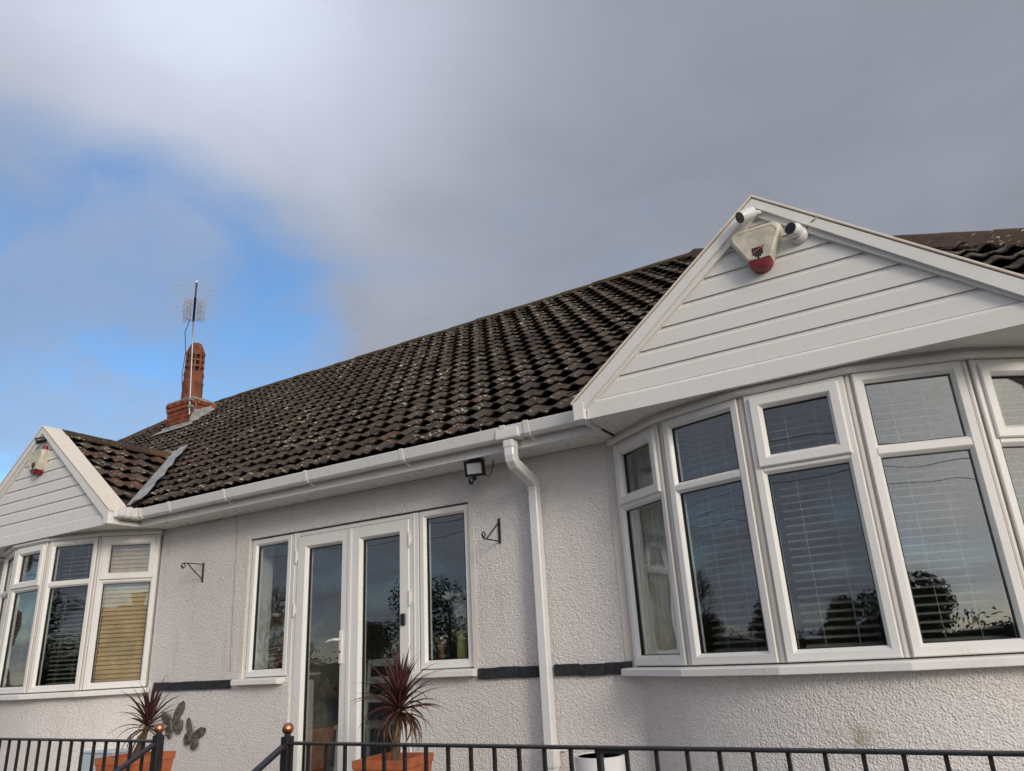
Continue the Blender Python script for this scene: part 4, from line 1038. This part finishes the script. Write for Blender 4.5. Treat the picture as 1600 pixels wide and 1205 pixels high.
# railings
RYY = -2.1; rz = onY(800, 1164, RYY).z; pL, pR = onY(247, 1160, RYY).x, onY(449, 1160, RYY).x
bal = mesh('baluster', MB().box((-.006, -.006, TZ+.06), (.006, .006, rz-.010)), 'black_iron')
def railing(x0, x1, post_x, label, xs_, slope_sg):
    r = thing('iron_railing', (post_x, RYY, TZ), label, 'railing', 'black railings along the terrace edge')
    mb = MB(); mb.box((x0, RYY-.020, rz-.010), (x1, RYY+.020, rz)); bevel(obj('top_rail', mb, 'black_iron', r), .003)
    mb = MB(); mb.box((x0, RYY-.016, TZ+.05), (x1, RYY+.016, TZ+.06)); obj('bottom_rail', mb, 'black_iron', r)
    mb = MB(); mb.box((post_x-.02, RYY-.02, TZ), (post_x+.02, RYY+.02, rz+.022)); mb.lathe([(.014, rz+.02), (.014, rz+.032)], (post_x, RYY, 0), 10); bevel(obj('post', mb, 'black_iron', r), .003)
    mb = MB(); cz = rz+.052; mb.lathe([(.0245*math.cos(R(q)), cz+.0245*math.sin(R(q))) for q in range(-80, 81, 16)], (post_x, RYY, 0), 18); obj('ball_finial', mb, 'copper', r, True)
    for x in xs_:
        o = bpy.data.objects.new('baluster', bal); C.objects.link(o); o.parent = r; o.location = Vector((x, RYY, 0)) - r.location
    # handrail going down the steps
    s0 = Vector((post_x, RYY-.02, rz-.008)); s1 = Vector((post_x, RYY-1.05, rz-.55)); d = s1-s0
    mb = MB(); n = Vector((0, .46, -.89)).normalized()*.010
    mb.prism([s0+Vector((-.018,0,0)), s0+Vector((.018,0,0)), s0+Vector((.018,0,-.014)), s0+Vector((-.018,0,-.014))], d); obj('handrail', mb, 'black_iron', r)
    for q in (.45, .95):
        p = s0+d*q; mb = MB(); mb.box((p.x-.006, p.y-.006, GZ), (p.x+.006, p.y+.006, p.z-.008)); obj('handrail_baluster', mb, 'black_iron', r)
    return r
sp = .1035
railing(-6.4, pL-.021, pL, 'black iron railing ending at the post beside the leaning cordyline', [pL-.02-sp*(k+.9) for k in range(26)], 1)
rr_ = railing(pR+.021, 2.6, pR, 'long black iron railing running below the downpipe and wide bow window', [onX(0,0,1).x*0 + onY(1024.4, 1166, RYY).x + sp*k for k in range(-16, 35)], 1)
mb = MB(); p = onY(936, 1166, RYY); mb.box((p.x-.008, RYY-.012, TZ), (p.x+.008, RYY+.012, rz-.010)).box((p.x-.012, RYY-.014, rz-.022), (p.x+.10, RYY+.014, rz-.0105)); obj('joint_post', mb, 'black_iron', rr_)

# ------------------------------------------------------------------ across the road: what the windows mirror
def leaf_cloud(mb, ctr, rx, ry, rz_, n, s, rr):
    for _ in range(n):
        d = Vector((rr.gauss(0, 1), rr.gauss(0, 1), rr.gauss(0, 1))).normalized()*(rr.random()**.4)
        p = ctr + Vector((d.x*rx, d.y*ry, d.z*rz_)); a = Vector((rr.gauss(0,1), rr.gauss(0,1), rr.gauss(0,1))).normalized(); b = a.orthogonal().normalized()
        q = s*rr.uniform(.6, 1.4); mb.add([p+a*q, p+b*q*.5, p-a*q, p-b*q*.5], [(0,1,2,3)])
def tree(x, y, h, kind, label, seedv):
    rr = random.Random(seedv); r = thing('tree' if kind != 'conifer' else 'conifer_tree', (x, y, GZ), label, 'tree', 'trees across the road')
    b = Vector((x, y, GZ)); mb = MB(); mb.tube([b, b+Vector((.05, 0, h*.35)), b+Vector((0, .1, h*.75)), b+Vector((0,0,h*.97))], [h*.03, h*.024, h*.012, .01], 8)
    if kind == 'bare':
        def br_(p, d, l, rad, dep):
            e = p + d*l; mb.tube([p, p.lerp(e, .5)+Vector((rr.uniform(-.04,.04)*l, 0, 0)), e], [rad, rad*.8, rad*.6], 5)
            if dep:
                for _ in range(4): br_(p.lerp(e, rr.uniform(.4, 1)), (d+Vector((rr.gauss(0,.5), rr.gauss(0,.5), rr.gauss(0,.3)+.15))).normalized(), l*.62, rad*.55, dep-1)
        for k in range(8): br_(b+Vector((0,0,h*rr.uniform(.25, .7))), Vector((rr.gauss(0,.8), rr.gauss(0,.8), .8)).normalized(), h*.32, h*.010, 3)
    obj('trunk', mb, 'bark', r)
    mb = MB()
    if kind == 'conifer':
        for k in range(9): t = k/8; leaf_cloud(mb, b+Vector((0,0,h*(.12+.84*t))), h*.24*(1-t)+.1, h*.24*(1-t)+.1, h*.09, 700, .06, rr)
    elif kind == 'leafy':
        for k in range(11): leaf_cloud(mb, b+Vector((rr.uniform(-.28,.28)*h, rr.uniform(-.28,.28)*h, h*rr.uniform(.25,.85))), h*.2, h*.2, h*.16, 800, .06, rr)
    else:
        for k in range(4): leaf_cloud(mb, b+Vector((rr.uniform(-.2,.2)*h, rr.uniform(-.2,.2)*h, h*rr.uniform(.12,.4))), h*.16, h*.16, h*.10, 350, .05, rr)
    obj('crown', mb, 'foliage_dark' if kind == 'conifer' else 'foliage', r)
TR = [(9, -17, 3.5, 'leafy', 'round leafy tree mirrored in the wide bow pane'), (5.5, -18, 4.3, 'bare', 'bare branched tree beside the round leafy one across the road'), (12.5, -13.5, 3.6, 'leafy', 'leafy tree at the roadside opposite the end of the house'),
      (-3.0, -20, 2.9, 'leafy', 'small leafy tree in front of the house across the road'), (-14, -19, 4.6, 'bare', 'bare tree standing alone opposite the far bow window'),
      (-17.2, -19, 4.5, 'leafy', 'tall leafy tree mirrored in the sidelight with the lilies'), (-21.3, -19, 3.2, 'leafy', 'leafy tree next to the tall one opposite the doors'), (-25, -19, 2.9, 'leafy', 'low leafy tree at the end of the row across the road'),
      (-29, -21, 4.4, 'bare', 'bare tree beyond the row of leafy trees across the road'), (-23, -24, 5.4, 'conifer', 'dark conifer rising behind the hedge across the road')]
for i, t in enumerate(TR): tree(*t[:4], t[4], 20+i)
mb = MB(); rr = random.Random(2)
for k in range(60): leaf_cloud(mb, Vector((-34+k*.9, -23+rr.uniform(-.4,.4), GZ+1.0)), .8, .6, 1.15, 300, .07, rr)
mb.box((-34.5, -23.4, GZ), (20, -22.6, GZ+1.5)); tag(obj('hedge', mb, 'foliage_dark'), 'long clipped hedge along the far side of the road', 'hedge')
hx, hy = 2.2, -45.0
r = thing('opposite_house', (hx, hy, GZ), 'rendered house with a chimney across the road', 'house')
mb = MB(); mb.box((hx-4.5, hy-3.5, GZ), (hx+4.5, hy+3.5, GZ+3.4)); obj('wall', mb, 'far_render', r)
mb = MB(); mb.prism([(hx-4.8, hy-3.9, GZ+3.3), (hx-4.8, hy+3.9, GZ+3.3), (hx-4.8, hy, GZ+5.6)], (9.6, 0, 0)); rf = obj('roof', mb, 'far_roof', r)
mb = MB(); mb.box((hx+1.0, hy-.35, GZ+4.8), (hx+1.7, hy+.35, GZ+6.5)); obj('chimney', mb, 'brick_red', rf)
for xx in (-2.6, 2.4):
    mb = MB(); mb.box((hx+xx-.8, hy+3.502, GZ+1.0), (hx+xx+.8, hy+3.54, GZ+2.4)); o = obj('window', mb, 'white_paint', r); mb = MB(); mb.box((hx+xx-.7, hy+3.541, GZ+1.1), (hx+xx+.7, hy+3.55, GZ+2.3)); obj('pane', mb, 'dark_glass', o)
mb = MB(); mb.box((hx-.5, hy+3.502, GZ), (hx+.5, hy+3.54, GZ+2.1)); obj('door', mb, 'wood_turned', r)
for k, (z, y) in enumerate(((5.6, -13.0), (5.2, -13.4), (4.75, -13.2))):
    pts = [Vector((-34+i*4.5, y+.02*i, GZ+z+.9*((i/16-.5)*2)**2)) for i in range(17)]; mb = MB(); mb.tube(pts, .008, 5)
    tag(obj('overhead_cable', mb, 'cable_black'), ['topmost of three black overhead cables along the road', 'middle of three black overhead cables along the road', 'lowest of three black overhead cables along the road'][k], 'cable', 'overhead cables along the road')
for xx in (-34, 38):
    mb = MB(); mb.tube([(xx, -13.2, GZ), (xx, -13.2, GZ+7.2)], [.14, .10], 10); r = thing('cable_pole', (xx, -13.2, GZ), 'wooden cable pole by the bare tree end of the road' if xx < 0 else 'wooden cable pole past the roadside leafy tree', 'pole', 'cable poles by the road'); obj('pole', mb, 'bark', r)
    mb = MB(); mb.box((xx-.05, -13.9, GZ+6.4), (xx+.05, -12.5, GZ+6.5)); obj('crossarm', mb, 'bark', r)
